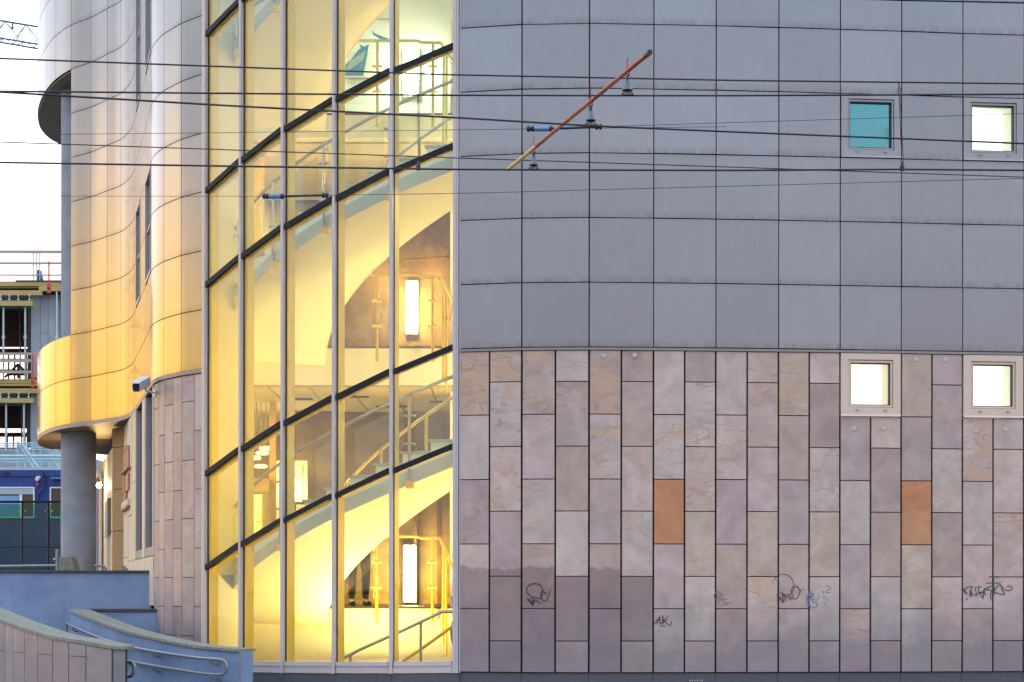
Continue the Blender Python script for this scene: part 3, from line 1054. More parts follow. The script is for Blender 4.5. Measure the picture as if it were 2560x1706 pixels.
# roof and hidden backs so that daylight does not fall into the rooms from behind
rf = [tuple(v) for v in dense[0:idx[(180, 36.5)] + 1]]
RIGHT_END = RP[-1]
roof_poly = rf[::-1] + [RP[0]] + RP[1:] + [(RIGHT_END[0], 47.0), (-9.5, 47.0), (-8.3, 40.0)]
MB().prism([(p[0], p[1] + .12) for p in roof_poly], 12.1, 12.25).build('roof', M['flash'], BLD)
bk = MB()
bk.box(-8.2, RIGHT_END[0], 46.8, 47.0, -.4, 12.1)
bk.box(RIGHT_END[0] - .1, RIGHT_END[0] + .1, 25.9, 46.8, -.4, 12.1)
bk.build('rear_wall', M['concrete'], BLD)
MB().wallbox((-7.2, 46.8), (-6.3, 34.2), 3.98, 12.1, .1, -.1).build('inner_wall', M['plaster_in'], BLD)
# ------------------------------------------------------------------ glass stair front
HC = Vector((-.40, 29.35))          # axis of the spiral stair
MP = [(518, 27.38), (607, 26.74), (711.5, 26.16), (839, 25.71), (980.5, 25.36), (1137.5, 25.235)]
MX = [Vector(XY(*p)) for p in MP]
SILL = [.005, .02, .035, .05, .062, .076]
TL = [((1.329, 2.832)), ((2.61, 4.08)), ((5.19, 6.618)), ((6.48, 7.878)), ((8.62, 10.05)), ((9.90, 11.32))]
def tz(k, j):
    a, b = TL[k]
    return a + (b - a) * j / 5.0
TOPZ = 12.1
def mnormal(j):
    a = MX[max(0, j - 1)]; b = MX[min(5, j + 1)]
    d = (b - a).normalized()
    return d, Vector((d.y, -d.x))
CW = BLD
for j in range(6):
    d, n = mnormal(j)
    p = MX[j]
    w = .021
    def post(w0, w1, o0, o1, z0, z1, nm, m):
        mb = MB()
        q = [p + d * w0 + n * o1, p + d * w1 + n * o1, p + d * w1 + n * o0, p + d * w0 + n * o0]
        mb.hexa([(v.x, v.y, z0) for v in q] + [(v.x, v.y, z1) for v in q])
        return mb.build(nm, m, CW)
    post(-w, w, .012, .062, SILL[j] - .10, TOPZ, 'mullion', M['frame_grey'])
    post(-w - .008, w + .008, -.012, .0115, SILL[j] - .02, TOPZ, 'gasket', M['gasket'])
    post(-.03, .03, -.16, -.0125, SILL[j] - .02, TOPZ, 'mullion_fin', M['fin'])
    if j == 0:
        post(-w - .05, -w - .002, -.05, .05, SILL[j] - .10, TOPZ, 'jamb', M['frame_cream'])
    if j == 5:
        post(w + .002, w + .028, -.05, .055, SILL[j] - .10, TOPZ, 'jamb', M['frame_grey'])
        post(w + .030, w + .036, -.05, .045, SILL[j] - .10, TOPZ, 'jamb', M['gasket'])
        post(w + .037, w + .050, -.05, .04, SILL[j] - .10, TOPZ, 'jamb', M['frame_grey'])
for j in range(5):
    a, b = MX[j], MX[j + 1]
    d = (b - a).normalized()
    a2, b2 = a + d * .03, b - d * .03
    levels = [(SILL[j] + .045, SILL[j + 1] + .045)] + [(tz(k, j), tz(k, j + 1)) for k in range(6)] + [(TOPZ, TOPZ)]
    for k in range(6):
        za, zb = levels[k + 1]
        mb = MB()
        mb.wallbox(a2, b2, za - .036, za + .036, .045, .014, zb - .036, zb + .036)
        mb.build('transom', M['transom'], CW)
        mb = MB()
        mb.wallbox(a2, b2, za - .03, za + .03, .10, -.125, zb - .03, zb + .03)
        mb.build('transom_back', M['fin'], CW)
    for k in range(7):
        (z0a, z0b), (z1a, z1b) = levels[k], levels[k + 1]
        if z0a > 11.9:
            continue
        mb = MB()
        mb.wallbox(a2, b2, z0a + .02, z1a - .02, .010, -.002, z0b + .02, z1b - .02)
        mb.build('glass_pane', M['glass'], CW)
    # sill rails
    mb = MB(); mb.wallbox(a2, b2, SILL[j] - .005, SILL[j] + .05, .05, .0, SILL[j + 1] - .005, SILL[j + 1] + .05)
    mb.build('sill_rail', M['frame_grey'], CW)
    mb = MB(); mb.wallbox(a2, b2, SILL[j] - .095, SILL[j] - .008, .035, .0, SILL[j + 1] - .095, SILL[j + 1] - .008)
    mb.build('base_panel', M['frame_grey'], CW)
    b_ = b if j < 4 else Vector(XY(1149, 25.22))
    mb = MB(); mb.wallbox(a, b_, -.45, SILL[j] - .098, .05, -.03, -.45, SILL[j + 1] - .098)
    mb.build('plinth_slab', M['plinth'], CW)

# ------------------------------------------------------------------ inside: floors, walls, halls
L = [.78, 4.61, 8.04, 11.47]
def pol(th, r):
    t = radians(th)
    return (HC.x + r * cos(t), HC.y + r * sin(t))
DF = 29.42                       # front edge of the landings
def floor_poly(back, x0=-5.0):
    p = [(x0, DF), (3.6, DF), (3.6, back)]
    if back > 36:
        p += [(-6.9, back), (-6.55, 36)]
    p += [(-6.05, min(back, 34.0))]
    return p
for k in range(3):
    z1 = L[k]
    z0 = z1 - (.57 if k == 1 else .36 if k == 2 else 1.4)
    bk_ = 40.0 if k < 2 else 34.5
    mb = MB(); mb.prism(floor_poly(bk_), z0, z1 - .03)
    mb.build('landing_slab', M['plaster_in'], BLD)
    mb = MB(); mb.prism([(x, y - .004) for x, y in floor_poly(bk_)], z1 - .028, z1)
    mb.build('landing_floor', M['dark_floor'], BLD)
mb = MB(); mb.prism(floor_poly(34.5), 11.2, 11.47); mb.build('landing_slab', M['plaster_in'], BLD)
mb = MB(); mb.prism([(-3.95, 27.6), (-3.5, 26.95), (-2.9, 26.42), (-2.2, 26.0), (-1.45, 25.66), (-.6, 25.5), (3.6, 25.95), (3.6, DF), (-4.2, DF)], -.45, -.12); mb.build('stair_hall_floor', M['floor_in'], BLD)
# side wall next to the curved block
mb = MB(); mb.wallbox((-3.71, 28.2), (-4.10, 27.5), -.4, 12.05, .06, -.06)
mb.wallbox((-4.6, 29.5), (-3.74, 28.24), -.4, 12.05, .06, -.06)
mb.build('side_wall', M['plaster_in'], BLD)
# pier by the street wall
mb = MB(); mb.box(-.93, 3.6, 29.95, 30.3, -.4, 4.04); mb.build('pier', M['plaster_in'], BLD)
mb = MB(); mb.box(-.93, 3.6, 29.95, 30.3, 4.612, 7.68); mb.build('pier', M['plaster_in'], BLD)
mb = MB(); mb.box(-.93, 3.6, 29.95, 30.3, 8.042, 11.2); mb.build('pier', M['plaster_in'], BLD)
# middle hall
mb = MB(); mb.box(-5.9, 3.6, 33.2, 33.4, 4.612, 7.45); mb.build('hall_wall', M['bronze'], BLD)
mb = MB(); mb.box(-5.0, 3.6, DF + .3, 33.18, 7.50, 7.66); mb.build('hall_ceiling', M['ceiling_peach'], BLD)
# ground hall
mb = MB(); mb.box(-6.75, 3.6, 39.0, 39.2, .785, 4.0); mb.build('hall_wall', M['hall_wall'], BLD)
ct = MB()
for i in range(-11, 6):
    for q in range(0, 16):
        x, y = i * .6 + .02, DF + .05 + q * .6
        if y + .57 > 39.0 or x < -5.0 - (y - DF) * .2:
            continue
        ct.box(x, x + .575, y, y + .575, 3.995 + .008 * ((i * 7 + q * 3) % 3 == 0), 4.03)
o = ct.build('ceiling_tile', M['ceiling'], BLD)
o['kind'] = 'stuff'
dk = MB()
for x, y in ((-3.6, 31.0), (-3.4, 33.4), (-2.7, 30.6), (-2.2, 32.2), (-1.9, 34.2), (-1.3, 31.4)):
    dk.box(x, x + .5, y, y + .12, 3.975, 3.992)
dk.build('ceiling_slot', M['dark_room'], BLD)
# top floor back wall
mb = MB(); mb.box(-5.5, 3.6, 31.2, 31.4, 8.042, 11.2); mb.build('hall_wall', M['plaster_in'], BLD)
mb = MB(); mb.lathe((*XY(646, 29.9), 4.62), [(.085, 0), (.085, 2.86)], 20); mb.build('inner_column', M['fin'], BLD, smooth=40)
mb = MB(); mb.lathe((*XY(646, 29.9), 8.05), [(.085, 0), (.085, 3.1)], 20); mb.build('inner_column', M['fin'], BLD, smooth=40)
mb = MB(); x, y = XY(681, 31.5); mb.box(x - .05, x + .05, y, y + .1, .79, 3.98); mb.build('wood_post', M['wood'], BLD)
# entrance hall panelling on the ground floor, right part
for px0, px1, D, m in ((1092, 1105, 33, 'wood'), (1035, 1042, 33, 'wood')):
    x0, x1 = XY(px0, D)[0], XY(px1, D)[0]
    mb = MB(); mb.box(x0, x1, D, D + .1, .79, 3.98); mb.build('wood_post', M['bronze'], BLD)
mb = MB(); mb.box(-3.6, -.5, 33.3, 33.4, .79, 3.98); mb.build('glass_screen', M['hall_wall'], BLD)

# ------------------------------------------------------------------ spiral stair flights
RI, RO = 2.35, 3.80
LBL = ['lowest spiral flight of pale stone steps behind the tall glass front',
       'middle spiral flight of stone steps with a white curved underside',
       'uppermost spiral flight with blue grey edge, cut by the top of the glass front']
SL = [.02596, .02466, .02466]
LEFT0 = [1.329, 5.19, 8.62]
def nose(k, th):
    return LEFT0[k] + SL[k] * (th - 207.6)
STAIRS = []
for k in range(3):
    th0 = 207.6 - (LEFT0[k] - L[k]) / SL[k]
    rise_tot = L[k + 1] - L[k]
    n = round(rise_tot / .145)
    rise = rise_tot / n
    dth = rise / SL[k]
    th1 = th0 + dth * n
    S = thing('spiral_stair', LBL[k], 'staircase', (HC.x, HC.y, L[k]), 'spiral stair flights')
    STAIRS.append(S)
    for i in range(n):
        a0, a1 = th0 + i * dth, th0 + (i + 1) * dth
        zt = L[k] + (i + 1) * rise + .11
        ths = [a0 + (a1 - a0) * q / 3 for q in range(4)]
        poly = [pol(t, RI + .02) for t in ths] + [pol(t, RO - .02) for t in ths[::-1]]
        MB().prism(poly, zt - rise - .15, zt - .034).build('riser', M['riser'], S)
        ths = [a0 - .5 + (a1 - a0 + .5) * q / 3 for q in range(4)]
        poly = [pol(t, RI) for t in ths] + [pol(t, RO) for t in ths[::-1]]
        MB().prism(poly, zt - .032, zt).build('step', M['tread'], S)
    # smooth underside with its two edge bands
    ns = 60
    mb = MB(); vs = []; fs = []
    for q in range(ns + 1):
        t = th0 - 3 + (th1 - th0 + 3) * q / ns
        zb = nose(k, t) - .30
        zb = max(zb, L[k] - .30)
        for r, z in ((RI, zb), (RO + .0, zb + .09), (RO + .0, zb + .12), (RI, zb + .03)):
            x, y = pol(t, r)
            vs.append((x, y, z))
    for q in range(ns):
        a, b = 4 * q, 4 * q + 4
        fs += [(a, b, b + 1, a + 1), (a + 2, b + 2, b + 3, a + 3), (a + 1, b + 1, b + 2, a + 2), (a + 3, b + 3, b, a)]
    fs += [(0, 1, 2, 3), (4 * ns + 3, 4 * ns + 2, 4 * ns + 1, 4 * ns)]
    mb.add(vs, fs)
    mb.build('soffit', M['soffit_in'], S, smooth=40)
    for r0, r1, nm, m, up in ((RO + .004, RO + .024, 'stringer', M['stringer'], .09), (RI - .024, RI - .004, 'stringer', M['soffit_in'], 0)):
        mb = MB(); vs = []; fs = []
        for q in range(ns + 1):
            ta = th0 if up == 0 else 203.0
            t = ta + (th1 - ta) * q / ns
            zb = nose(k, t) - .305 + up
            for r, z in ((r0, zb), (r1, zb), (r1, zb + .18), (r0, zb + .18)):
                x, y = pol(t, r)
                vs.append((x, y, z))
        for q in range(ns):
            a, b = 4 * q, 4 * q + 4
            fs += [(a, b, b + 1, a + 1), (a + 2, b + 2, b + 3, a + 3), (a + 1, b + 1, b + 2, a + 2), (a + 3, b + 3, b, a)]
        fs += [(0, 1, 2, 3), (4 * ns + 3, 4 * ns + 2, 4 * ns + 1, 4 * ns)]
        mb.add(vs, fs)
        mb.build(nm, m, S, smooth=40)
    # outer balustrade beside the glass: posts, clamps, glass leaves, hand rail
    pt = [th0 + 9 + q * 15.2 for q in range(9) if th0 + 9 + q * 15.2 < min(th1, 300)]
    if k == 1:
        pt = [193.5, 209.0, 223.4, 237.6, 252.2, 267, 282]
    for q, t in enumerate(pt):
        x, y = pol(t, RO + .05)
        z = nose(k, t)
        tx, ty = -sin(radians(t)), cos(radians(t))
        mb = MB(); mb.tube([(x, y, z - .22), (x, y, z + .88)], .019, 8)
        p = mb.build('post', M['steel'], S, smooth=40)
        for zc in (.30, .66):
            mb = MB()
            mb.tube([(x - tx * .075, y - ty * .075, z + zc), (x + tx * .075, y + ty * .075, z + zc)], .017, 8)
            mb.build('clamp', M['steel'], p, smooth=40)
        mb = MB()
        c = pol(t, RO + .03)
        mb.box(c[0] - .05, c[0] + .05, c[1] - .05, c[1] + .03, z - .27, z - .17)
        mb.build('foot_bracket', M['fin'], p)
        mb = MB()
        x2, y2 = pol(t, RO - .03)
        mb.tube([(x, y, z + .86), (x2, y2, z + .84), (x2, y2, z + .93)], .010, 6)
        mb.build('rail_bracket', M['steel'], p, smooth=40)
        if q + 1 < len(pt):
            t2 = pt[q + 1]
            mb = MB()
            A, B = pol(t + 1.2, RO + .05), pol(t2 - 1.2, RO + .05)
            za, zb = nose(k, t + 1.2), nose(k, t2 - 1.2)
            mb.wallbox(A, B, za + .08, za + .80, .012, 0, zb + .08, zb + .80)
            mb.build('glass_leaf', M['rail_glass'], S)
    ths = [pt[0] - 6 + (pt[-1] + 10 - pt[0]) * q / 30 for q in range(31)]
    mb = MB(); mb.tube([(*pol(t, RO - .03), nose(k, t) + .95) for t in ths], .022, 8)
    mb.build('handrail', M['steel'], S, smooth=40)
    ths = [th0 + 14 + (min(th1, 320) - th0 - 14) * q / 30 for q in range(31)]
    mb = MB(); mb.tube([(*pol(t, RI + .05), nose(k, t) + .92) for t in ths], .022, 8)
    mb.build('handrail', M['yellow_steel'] if k == 0 else M['steel'], S, smooth=40)
    mb = MB(); mb.tube([(*pol(t, RI + .05), nose(k, t) + .12) for t in ths], .009, 6)
    mb.build('lower_rail', M['steel'], S, smooth=40)
    for t in [th0 + 14 + q * 17 for q in range(8) if th0 + 14 + q * 17 < 320]:
        x, y = pol(t, RI + .05)
        z = nose(k, t)
        mb = MB(); mb.tube([(x, y, z - .2), (x, y, z + .91)], .019, 8)
        mb.build('inner_post', M['yellow_steel'] if k == 0 else M['steel'], S, smooth=40)

# ------------------------------------------------------------------ balustrades along the landings
RL = ['yellow tubular landing rail with glass leaves above the lowest white parapet',
      'pale yellow landing rail in front of the bronze wall, mid storey',
      'pale rail on the top landing in front of the blue poster']
DB = 29.30
for k in range(3):
    z = L[k]
    x0, x1 = XY(800, DB)[0], XY(1100, DB)[0]
    S = thing('landing_rail', RL[k], 'railing', ((x0 + x1) / 2, DB, z), 'landing rails')
    m = M['yellow_steel'] if k < 2 else M['rail_pale']
    xm = XY(1042, DB)[0]
    mb = MB()
    mb.tube([(x0 + .1, DB, z + 1.03), (xm, DB, z + 1.03), (xm + .06, DB, z + 1.005), (x1, DB, z + 1.0)], .023, 10)
    mb.tube([(x1, DB, z + 1.0), (x1 + .27, DB - .75, z + .42)], .023, 10)
    mb.build('handrail', m, S, smooth=50)
    for px in (803, 942, 1081):
        x = XY(px, DB)[0]
        top = 1.0 if px > 850 else .22
        mb = MB(); mb.tube([(x, DB, z - .24), (x, DB, z + top)], .023, 10)
        p = mb.build('post', m, S, smooth=40)
        if px > 850:
            for zc in (.28, .65):
                mb = MB()
                mb.tube([(x - .072, DB - .02, z + zc), (x + .072, DB - .02, z + zc)], .020, 8)
                mb.build('clamp', M['fin'], p, smooth=40)
    for a, b in ((806, 935), (949, 1074)):
        mb = MB(); mb.box(XY(a, DB)[0], XY(b, DB)[0], DB - .006, DB + .006, z + .10, z + .86)
        mb.build('glass_leaf', M['rail_glass'], S)
    # short return down towards the lower flight
    for q, (dx, dy, dz) in enumerate(((.05, -.12, -.05), (.10, -.32, -.22), (.22, -.6, -.38))):
        mb = MB(); mb.tube([(x1 + dx, DB + dy, z - .5 + dz), (x1 + dx, DB + dy, z + .95 + dz)], .02, 8)
        mb.build('post', m, S, smooth=40)
# low rail by the glass at the foot of the stair
S = thing('foot_rail', 'plain sloping steel rail low down behind the glass', 'railing', (-1.3, 26.0, -.1))
pts = [P3(840, 1655, 26.1), P3(905, 1622, 26.0), P3(1000, 1580, 25.95), P3(1105, 1530, 25.9), P3(1140, 1529, 25.9)]
mb = MB(); mb.tube(pts, .022, 8); mb.build('handrail', M['steel'], S, smooth=50)
for px, py in ((876, 1637), (1052, 1556)):
    p = P3(px, py, 26.0)
    mb = MB(); mb.tube([(p.x, p.y, -.12), (p.x, p.y, p.z)], .019, 8)
    mb.build('post', M['steel'], S, smooth=40)
pts = [P3(985, 1668, 26.6), P3(1055, 1622, 26.6), P3(1140, 1560, 26.6)]
mb = MB(); mb.tube(pts, .022, 8); mb.build('handrail', M['yellow_steel'], S, smooth=50)

# ------------------------------------------------------------------ lamps indoors
LAMP = .145
LW = ['tall bright tube lamp on the pale hall wall of the lowest storey', 'tall bright tube lamp on the bronze wall', 'short bright lamp panel beside the poster on the top floor']
def area(name, loc, rot, sx, sy, power, color, parent=None):
    d = bpy.data.lights.new(name, 'AREA')
    d.shape = 'RECTANGLE'
    d.size, d.size_y = sx, sy
    d.energy = power * LAMP
    d.color = color
    o = bpy.data.objects.new(name, d)
    COL.objects.link(o)
    if parent is not None:
        o.parent = parent
        o.location = Vector(loc) - WLOC[parent.name]
    else:
        o.location = loc
    o.rotation_euler = rot
    return o
WARM = (1.0, .78, .38)
TONE = [(1.0, .69, .20), (1.0, .74, .28), (.90, 1.0, .76)]
for k, (px, y0, y1, D, wpx) in enumerate(((1024, 1368, 1502, 32.9, 11), (1029, 707, 830, 32.9, 10), (1026, 128, 236, 31.0, 15))):
    x, _ = XY(px, D)
    z0, z1 = ZZ(y1, D), ZZ(y0, D)
    S = thing('tube_lamp', LW[k], 'lamp', (x, D, z0), 'tube lamps in the stair halls')
    w = wpx / F * D
    mb = MB(); mb.box(x - w - .03, x + w + .03, D + .02, D + .08, z0 - .03, z1 + .03); mb.build('lamp_housing', M['white_paint'], S)
    for s in (-1, 1):
        mb = MB(); mb.tube([(x + s * w * .52, D - .02, z0), (x + s * w * .52, D - .02, z1)], w * .45, 10)
        mb.build('tube', M['lamp'], S, smooth=40)
    area('tube_light', (x, D - .12, (z0 + z1) / 2), (radians(90), 0, 0), .2, z1 - z0, (36, 30, 9)[k], TONE[k], S)
# unseen fill globes added behind the street wall to brighten the stair undersides
GL = ['white globe lamp hanging in the stairwell, lowest', 'white globe lamp hanging in the stairwell, middle', 'white globe lamp hanging in the stairwell, top']
for k in range(3):
    z = L[k] + 2.3
    S = thing('globe_lamp', GL[k], 'lamp', (.9, 28.2, z), 'stairwell globes')
    mb = MB(); mb.ball((.9, 28.2, z), .16); mb.build('globe', M['lamp_soft'], S, smooth=60)
    mb = MB(); mb.tube([(.9, 28.2, z + .16), (.9, 28.2, min(12.1, L[k + 1] + 1.2))], .008, 6); mb.build('cord', M['black'], S)
    d = bpy.data.lights.new('globe_light', 'POINT'); d.energy = (330, 350, 85)[k] * LAMP; d.color = TONE[k]; d.shadow_soft_size = .17
    o = bpy.data.objects.new('globe_light', d); COL.objects.link(o); o.parent = S; o.location = (0, 0, 0)
# fill panels added out of sight at the hall sides to brighten the rooms
for k, (x, y, z, sx, sy, pw) in enumerate(((-4.7, 31.0, 7.49, .3, 1.2, 90), (-4.9, 32.4, 7.49, .3, 1.2, 50), (-5.0, 31.2, 3.97, .3, 1.2, 70), (-5.2, 33.0, 3.97, .3, 1.2, 80),
                                           (-5.9, 36.5, 3.97, .3, 1.2, 70), (-4.6, 30.4, 11.18, .3, 1.2, 50))):
    S = thing('ceiling_light', ['flat ceiling light over the side of the mid landing, near its front edge', 'flat ceiling light over the side of the mid landing, by its back wall', 'flat ceiling light at the side of the ground hall, near its front edge',
                                'flat ceiling light at the side of the ground hall, beside the white cabinet', 'flat ceiling light deepest in the ground hall', 'flat ceiling light over the top landing'][k], 'lamp', (x, y, z), 'flat ceiling lights')
    mb = MB(); mb.box(x - sx / 2, x + sx / 2, y - sy / 2, y + sy / 2, z - .02, z); mb.build('diffuser', M['lamp_soft'], S)
    mb = MB(); mb.box(x - sx / 2 - .03, x + sx / 2 + .03, y - sy / 2 - .03, y + sy / 2 + .03, z - .012, z + .004); mb.build('light_frame', M['white_paint'], S)
    area('panel_light', (x, y, z - .04), (0, 0, 0), sx, sy, pw, TONE[2] if k == 5 else TONE[1] if k < 2 else TONE[0], S)
# fill lamps added on the floor to brighten the white stair undersides
for k, (x, y, z) in enumerate(((-1.9, 28.3, -.10), (.8, 27.0, -.10))):
    S = thing('floor_uplight', ['round floor lamp shining up the white parapet', 'round floor lamp behind the street wall, shining upwards'][k], 'lamp', (x, y, z), 'floor lamps')
    mb = MB(); mb.lathe((x, y, z), [(.14, 0), (.14, .08), (.12, .10)], 16); mb.build('housing', M['galv'], S, smooth=40)
    mb = MB(); mb.lathe((x, y, z + .101), [(.11, 0), (.10, .008)], 16); mb.build('lens', M['lamp_soft'], S)
    area('up_light', (x, y, z + .14), (radians(180), 0, 0), .3, .3, 35, TONE[0], S)

# ------------------------------------------------------------------ things in the rooms
# poster on the top floor
D = 31.15
x0, x1, z0, z1 = XY(862, D)[0], XY(978, D)[0], ZZ(195, D), ZZ(50, D)
S = thing('poster', 'framed poster of angular blue shapes on the top floor wall', 'poster', ((x0 + x1) / 2, D, z0))
mb = MB(); mb.box(x0, x1, D, D + .03, z0, z1); mb.build('sheet', mottled('poster_paper', (.62, .62, .52), (.68, .68, .58), 5, .6), S)
def flat(pts, y):
    return [(*XY(px, D)[:1], y, ZZ(py, D)) for px, py in pts]
pb = mottled('poster_blue', (.01, .12, .25), (.015, .15, .30), 5, .6)
for poly in ([(862, 190), (907, 190), (921, 112), (895, 125), (876, 150), (862, 165)], [(928, 75), (935, 84), (976, 100), (972, 103), (955, 103), (932, 88)], [(897, 112), (903, 125), (918, 113), (910, 118)]):
    mb = MB(); q = flat(poly, D - .004); mb.add(q, [tuple(range(len(q) - 1, -1, -1))]); mb.build('blue_shape', pb, S)
mb = MB(); q = flat([(864, 182), (906, 152), (912, 128), (876, 152), (864, 170)], D - .006); mb.add(q, [tuple(range(len(q) - 1, -1, -1))])
mb.build('pale_shape', mottled('poster_grey', (.16, .24, .25), (.30, .38, .36), 9, .6), S)
mb = MB()
for a, b, c, d in ((x0 - .012, x1 + .012, z1, z1 + .012), (x0 - .012, x1 + .012, z0 - .012, z0), (x1, x1 + .012, z0, z1)):
    mb.box(a, b, D - .02, D + .03, c, d)
mb.build('picture_frame', M['wood'], S)
# reception furniture on the ground floor
D = 33.0
S = thing('cabinet', 'white drawer cabinet under the wooden shelf box', 'cabinet', (XY(640, D)[0], D, L[0]))
x0, x1 = XY(618, D)[0], XY(656, D)[0]
zt = ZZ(1238, D)
mb = MB(); mb.box(x0, x1, D, D + .4, L[0], zt); mb.build('carcass', M['cabinet'], S, bevel=.004)
for q in range(4):
    h = (zt - L[0]) / 4
    mb = MB(); mb.box(x0 + .015, x1 - .015, D - .018, D - .002, L[0] + q * h + .012, L[0] + (q + 1) * h - .012); mb.build('drawer', M['cabinet'], S, bevel=.003)
D = 31.2
S = thing('shelf_box', 'long wooden shelf box hung beside the post', 'shelf', (XY(655, D)[0], D, ZZ(1230, D)))
mb = MB(); mb.box(XY(622, D)[0], XY(673, D)[0], D, D + .3, ZZ(1229, D), ZZ(1198, D)); mb.build('box_front', M['wood'], S, bevel=.005)
mb = MB()
for px in (638, 650, 663):
    mb.tube([(XY(px, D)[0], D + .1, ZZ(1198, D)), (XY(px, D)[0], D + .1, 3.97)], .006, 6)
mb.build('hanging_rod', M['black'], S)
D = 32.6
S = thing('partition_board', 'white perforated screen washed by a low lamp', 'screen', (XY(745, D)[0], D, L[0]))
mb = MB(); mb.box(XY(686, D)[0], XY(768, D)[0], D, D + .06, L[0], ZZ(1153, D)); mb.build('board', M['white_board'], S)
mb = MB()
for q in range(20):
    zc = ZZ(1166 + q * 3.9, D); xx = XY(757, D)[0]
    mb.box(xx - .012, xx + .012, D - .006, D - .001, zc - .007, zc + .007)
mb.build('perforation', M['dark_room'], S)
S = thing('desk_lamp', 'low desk lamp glowing against the white screen', 'lamp', (XY(737, 32.2)[0], 32.2, L[0]))
x = XY(737, 32.2)[0]
mb = MB(); mb.box(x - .14, x + .12, 32.1, 32.3, ZZ(1256, 32.2), ZZ(1250, 32.2)); mb.build('lamp_bar', M['lamp_soft'], S)
mb = MB(); mb.box(x - .16, x + .16, 32.05, 32.32, ZZ(1262, 32.2), ZZ(1257, 32.2)); mb.box(x - .02, x + .02, 32.15, 32.2, L[0], ZZ(1262, 32.2)); mb.build('stand', M['black'], S)
area('desk_light', (x - .02, 32.25, ZZ(1248, 32.2)), (radians(160), 0, 0), .3, .12, 5, WARM, S)
PL = ['white pendant lamp disc over the shelf box, highest', 'white pendant lamp disc, second from the top', 'white pendant lamp disc, third from the top', 'white pendant lamp disc, lowest of the four']
for q, (px, py, D) in enumerate(((664, 1122, 33.5), (655, 1134, 33.2), (636, 1146, 33.0), (652, 1167, 34.5))):
    c = P3(px, py, D)
    S = thing('pendant_lamp', PL[q], 'lamp', tuple(c), 'pendant lamps in the ground hall')
    mb = MB(); mb.lathe(tuple(c), [(.02, -.035), (.10, -.03), (.12, 0), (.10, .03), (.02, .04)], 14); mb.build('shade', M['lamp_soft'], S, smooth=40)
    mb = MB(); mb.tube([c + Vector((0, 0, .04)), Vector((c.x, c.y, 3.97))], .006, 6); mb.build('cord', M['black'], S)
# ------------------------------------------------------------------ ramp walls and terrace by the entrance
def polywall(name, label, cat, path, group=None):
    return thing(name, label, cat, tuple(path))
# big plastered terrace wall
yB = 29.75
S = thing('terrace_wall', 'tall blue grey plastered terrace wall with a thin dark coping', 'wall', (-9, yB, -.44))
xr = XY(378.5, yB)[0]
mb = MB(); mb.box(-15, xr, yB, yB + .25, -.44, ZZ(1433.5, yB)); mb.build('wall_body', M['plaster_blue'], S)
mb = MB(); mb.box(-15, xr + .02, yB - .04, yB + .30, ZZ(1433.5, yB) + .001, ZZ(1427.5, yB)); mb.build('coping', M['coping_dark'], S, bevel=.004)
# lower piece of wall standing in front of it
yC = 28.75
S = thing('low_plaster_wall', 'short plastered wall with black coping between the curved ramp wall and the stone', 'wall', (XY(310, yC)[0], yC, -.44))
x0, x1 = XY(216, yC)[0], XY(396, yC)[0]
mb = MB(); mb.box(x0, x1, yC, yC + .22, -.44, ZZ(1531, yC)); mb.build('wall_body', M['plaster_blue'], S)
mb = MB(); mb.box(x0, x1 + .02, yC - .03, yC + .26, ZZ(1531, yC) + .001, ZZ(1523.5, yC)); mb.build('coping', M['coping_dark'], S, bevel=.004)

def sloped_wall(pts, zt, n, tw, zb=-.44):
    """dense plan points plus top heights along a curved falling wall"""
    d = catmull([(p[0], p[1], z) for p, z in zip(pts, zt)], n)
    return d
def sweep_wall(mb, d, t, z_lo, dz0, dz1, over=0.0):
    """solid along curve d (x,y,ztop): from z_lo (None: ztop+dz0) to ztop+dz1, thickness t away from the viewer, overhang both sides"""
    n = len(d)
    vs = []
    for i in range(n):
        a, b = d[max(0, i - 1)], d[min(n - 1, i + 1)]
        q = Vector((b.x - a.x, b.y - a.y)).normalized()
        nr = Vector((q.y, -q.x))
        o = Vector((d[i].x, d[i].y)) + nr * over
        k = Vector((d[i].x, d[i].y)) - nr * (t + over)
        zl = d[i].z + dz0 if z_lo is None else z_lo
        zh = d[i].z + dz1
        vs += [(o.x, o.y, zl), (o.x, o.y, zh), (k.x, k.y, zh), (k.x, k.y, zl)]
    fs = []
    for i in range(n - 1):
        a, b = 4 * i, 4 * i + 4
        fs += [(a, b, b + 1, a + 1), (a + 1, b + 1, b + 2, a + 2), (a + 2, b + 2, b + 3, a + 3), (a + 3, b + 3, b, a)]
    fs += [(0, 1, 2, 3), (4 * n - 1, 4 * n - 2, 4 * n - 3, 4 * n - 4)]
    mb.add(vs, fs)
# curved ramp wall
RW = [(176, 1525, 28.45), (234, 1547.5, 27.4), (310, 1575, 26.35), (400, 1597, 25.45), (490, 1614, 24.8), (598, 1624, 24.25)]
pts = [XY(p[0], p[2]) for p in RW]
zt = [ZZ(p[1], p[2]) for p in RW]
d = sloped_wall(pts, zt, 6, .25)
S = thing('ramp_wall', 'curved blue grey ramp wall falling towards the glass front, stone coping on top', 'wall', (d[-1].x, d[-1].y, -.44))
mb = MB(); sweep_wall(mb, d, .22, -.44, 0, -.034); mb.build('wall_body', M['plaster_blue'], S, smooth=30)
for i in range(0, len(d) - 1, 5):
    sub = d[i:min(i + 6, len(d))]
    if len(sub) < 2:
        continue
    s2 = [v.copy() for v in sub]
    s2[-1] = s2[-2].lerp(s2[-1], .985)
    mb = MB(); sweep_wall(mb, s2, .24, None, -.033, .0, .03); mb.build('coping_stone', M['coping'], S, smooth=30)
RWD = d
mb = MB()
e = d[-1]
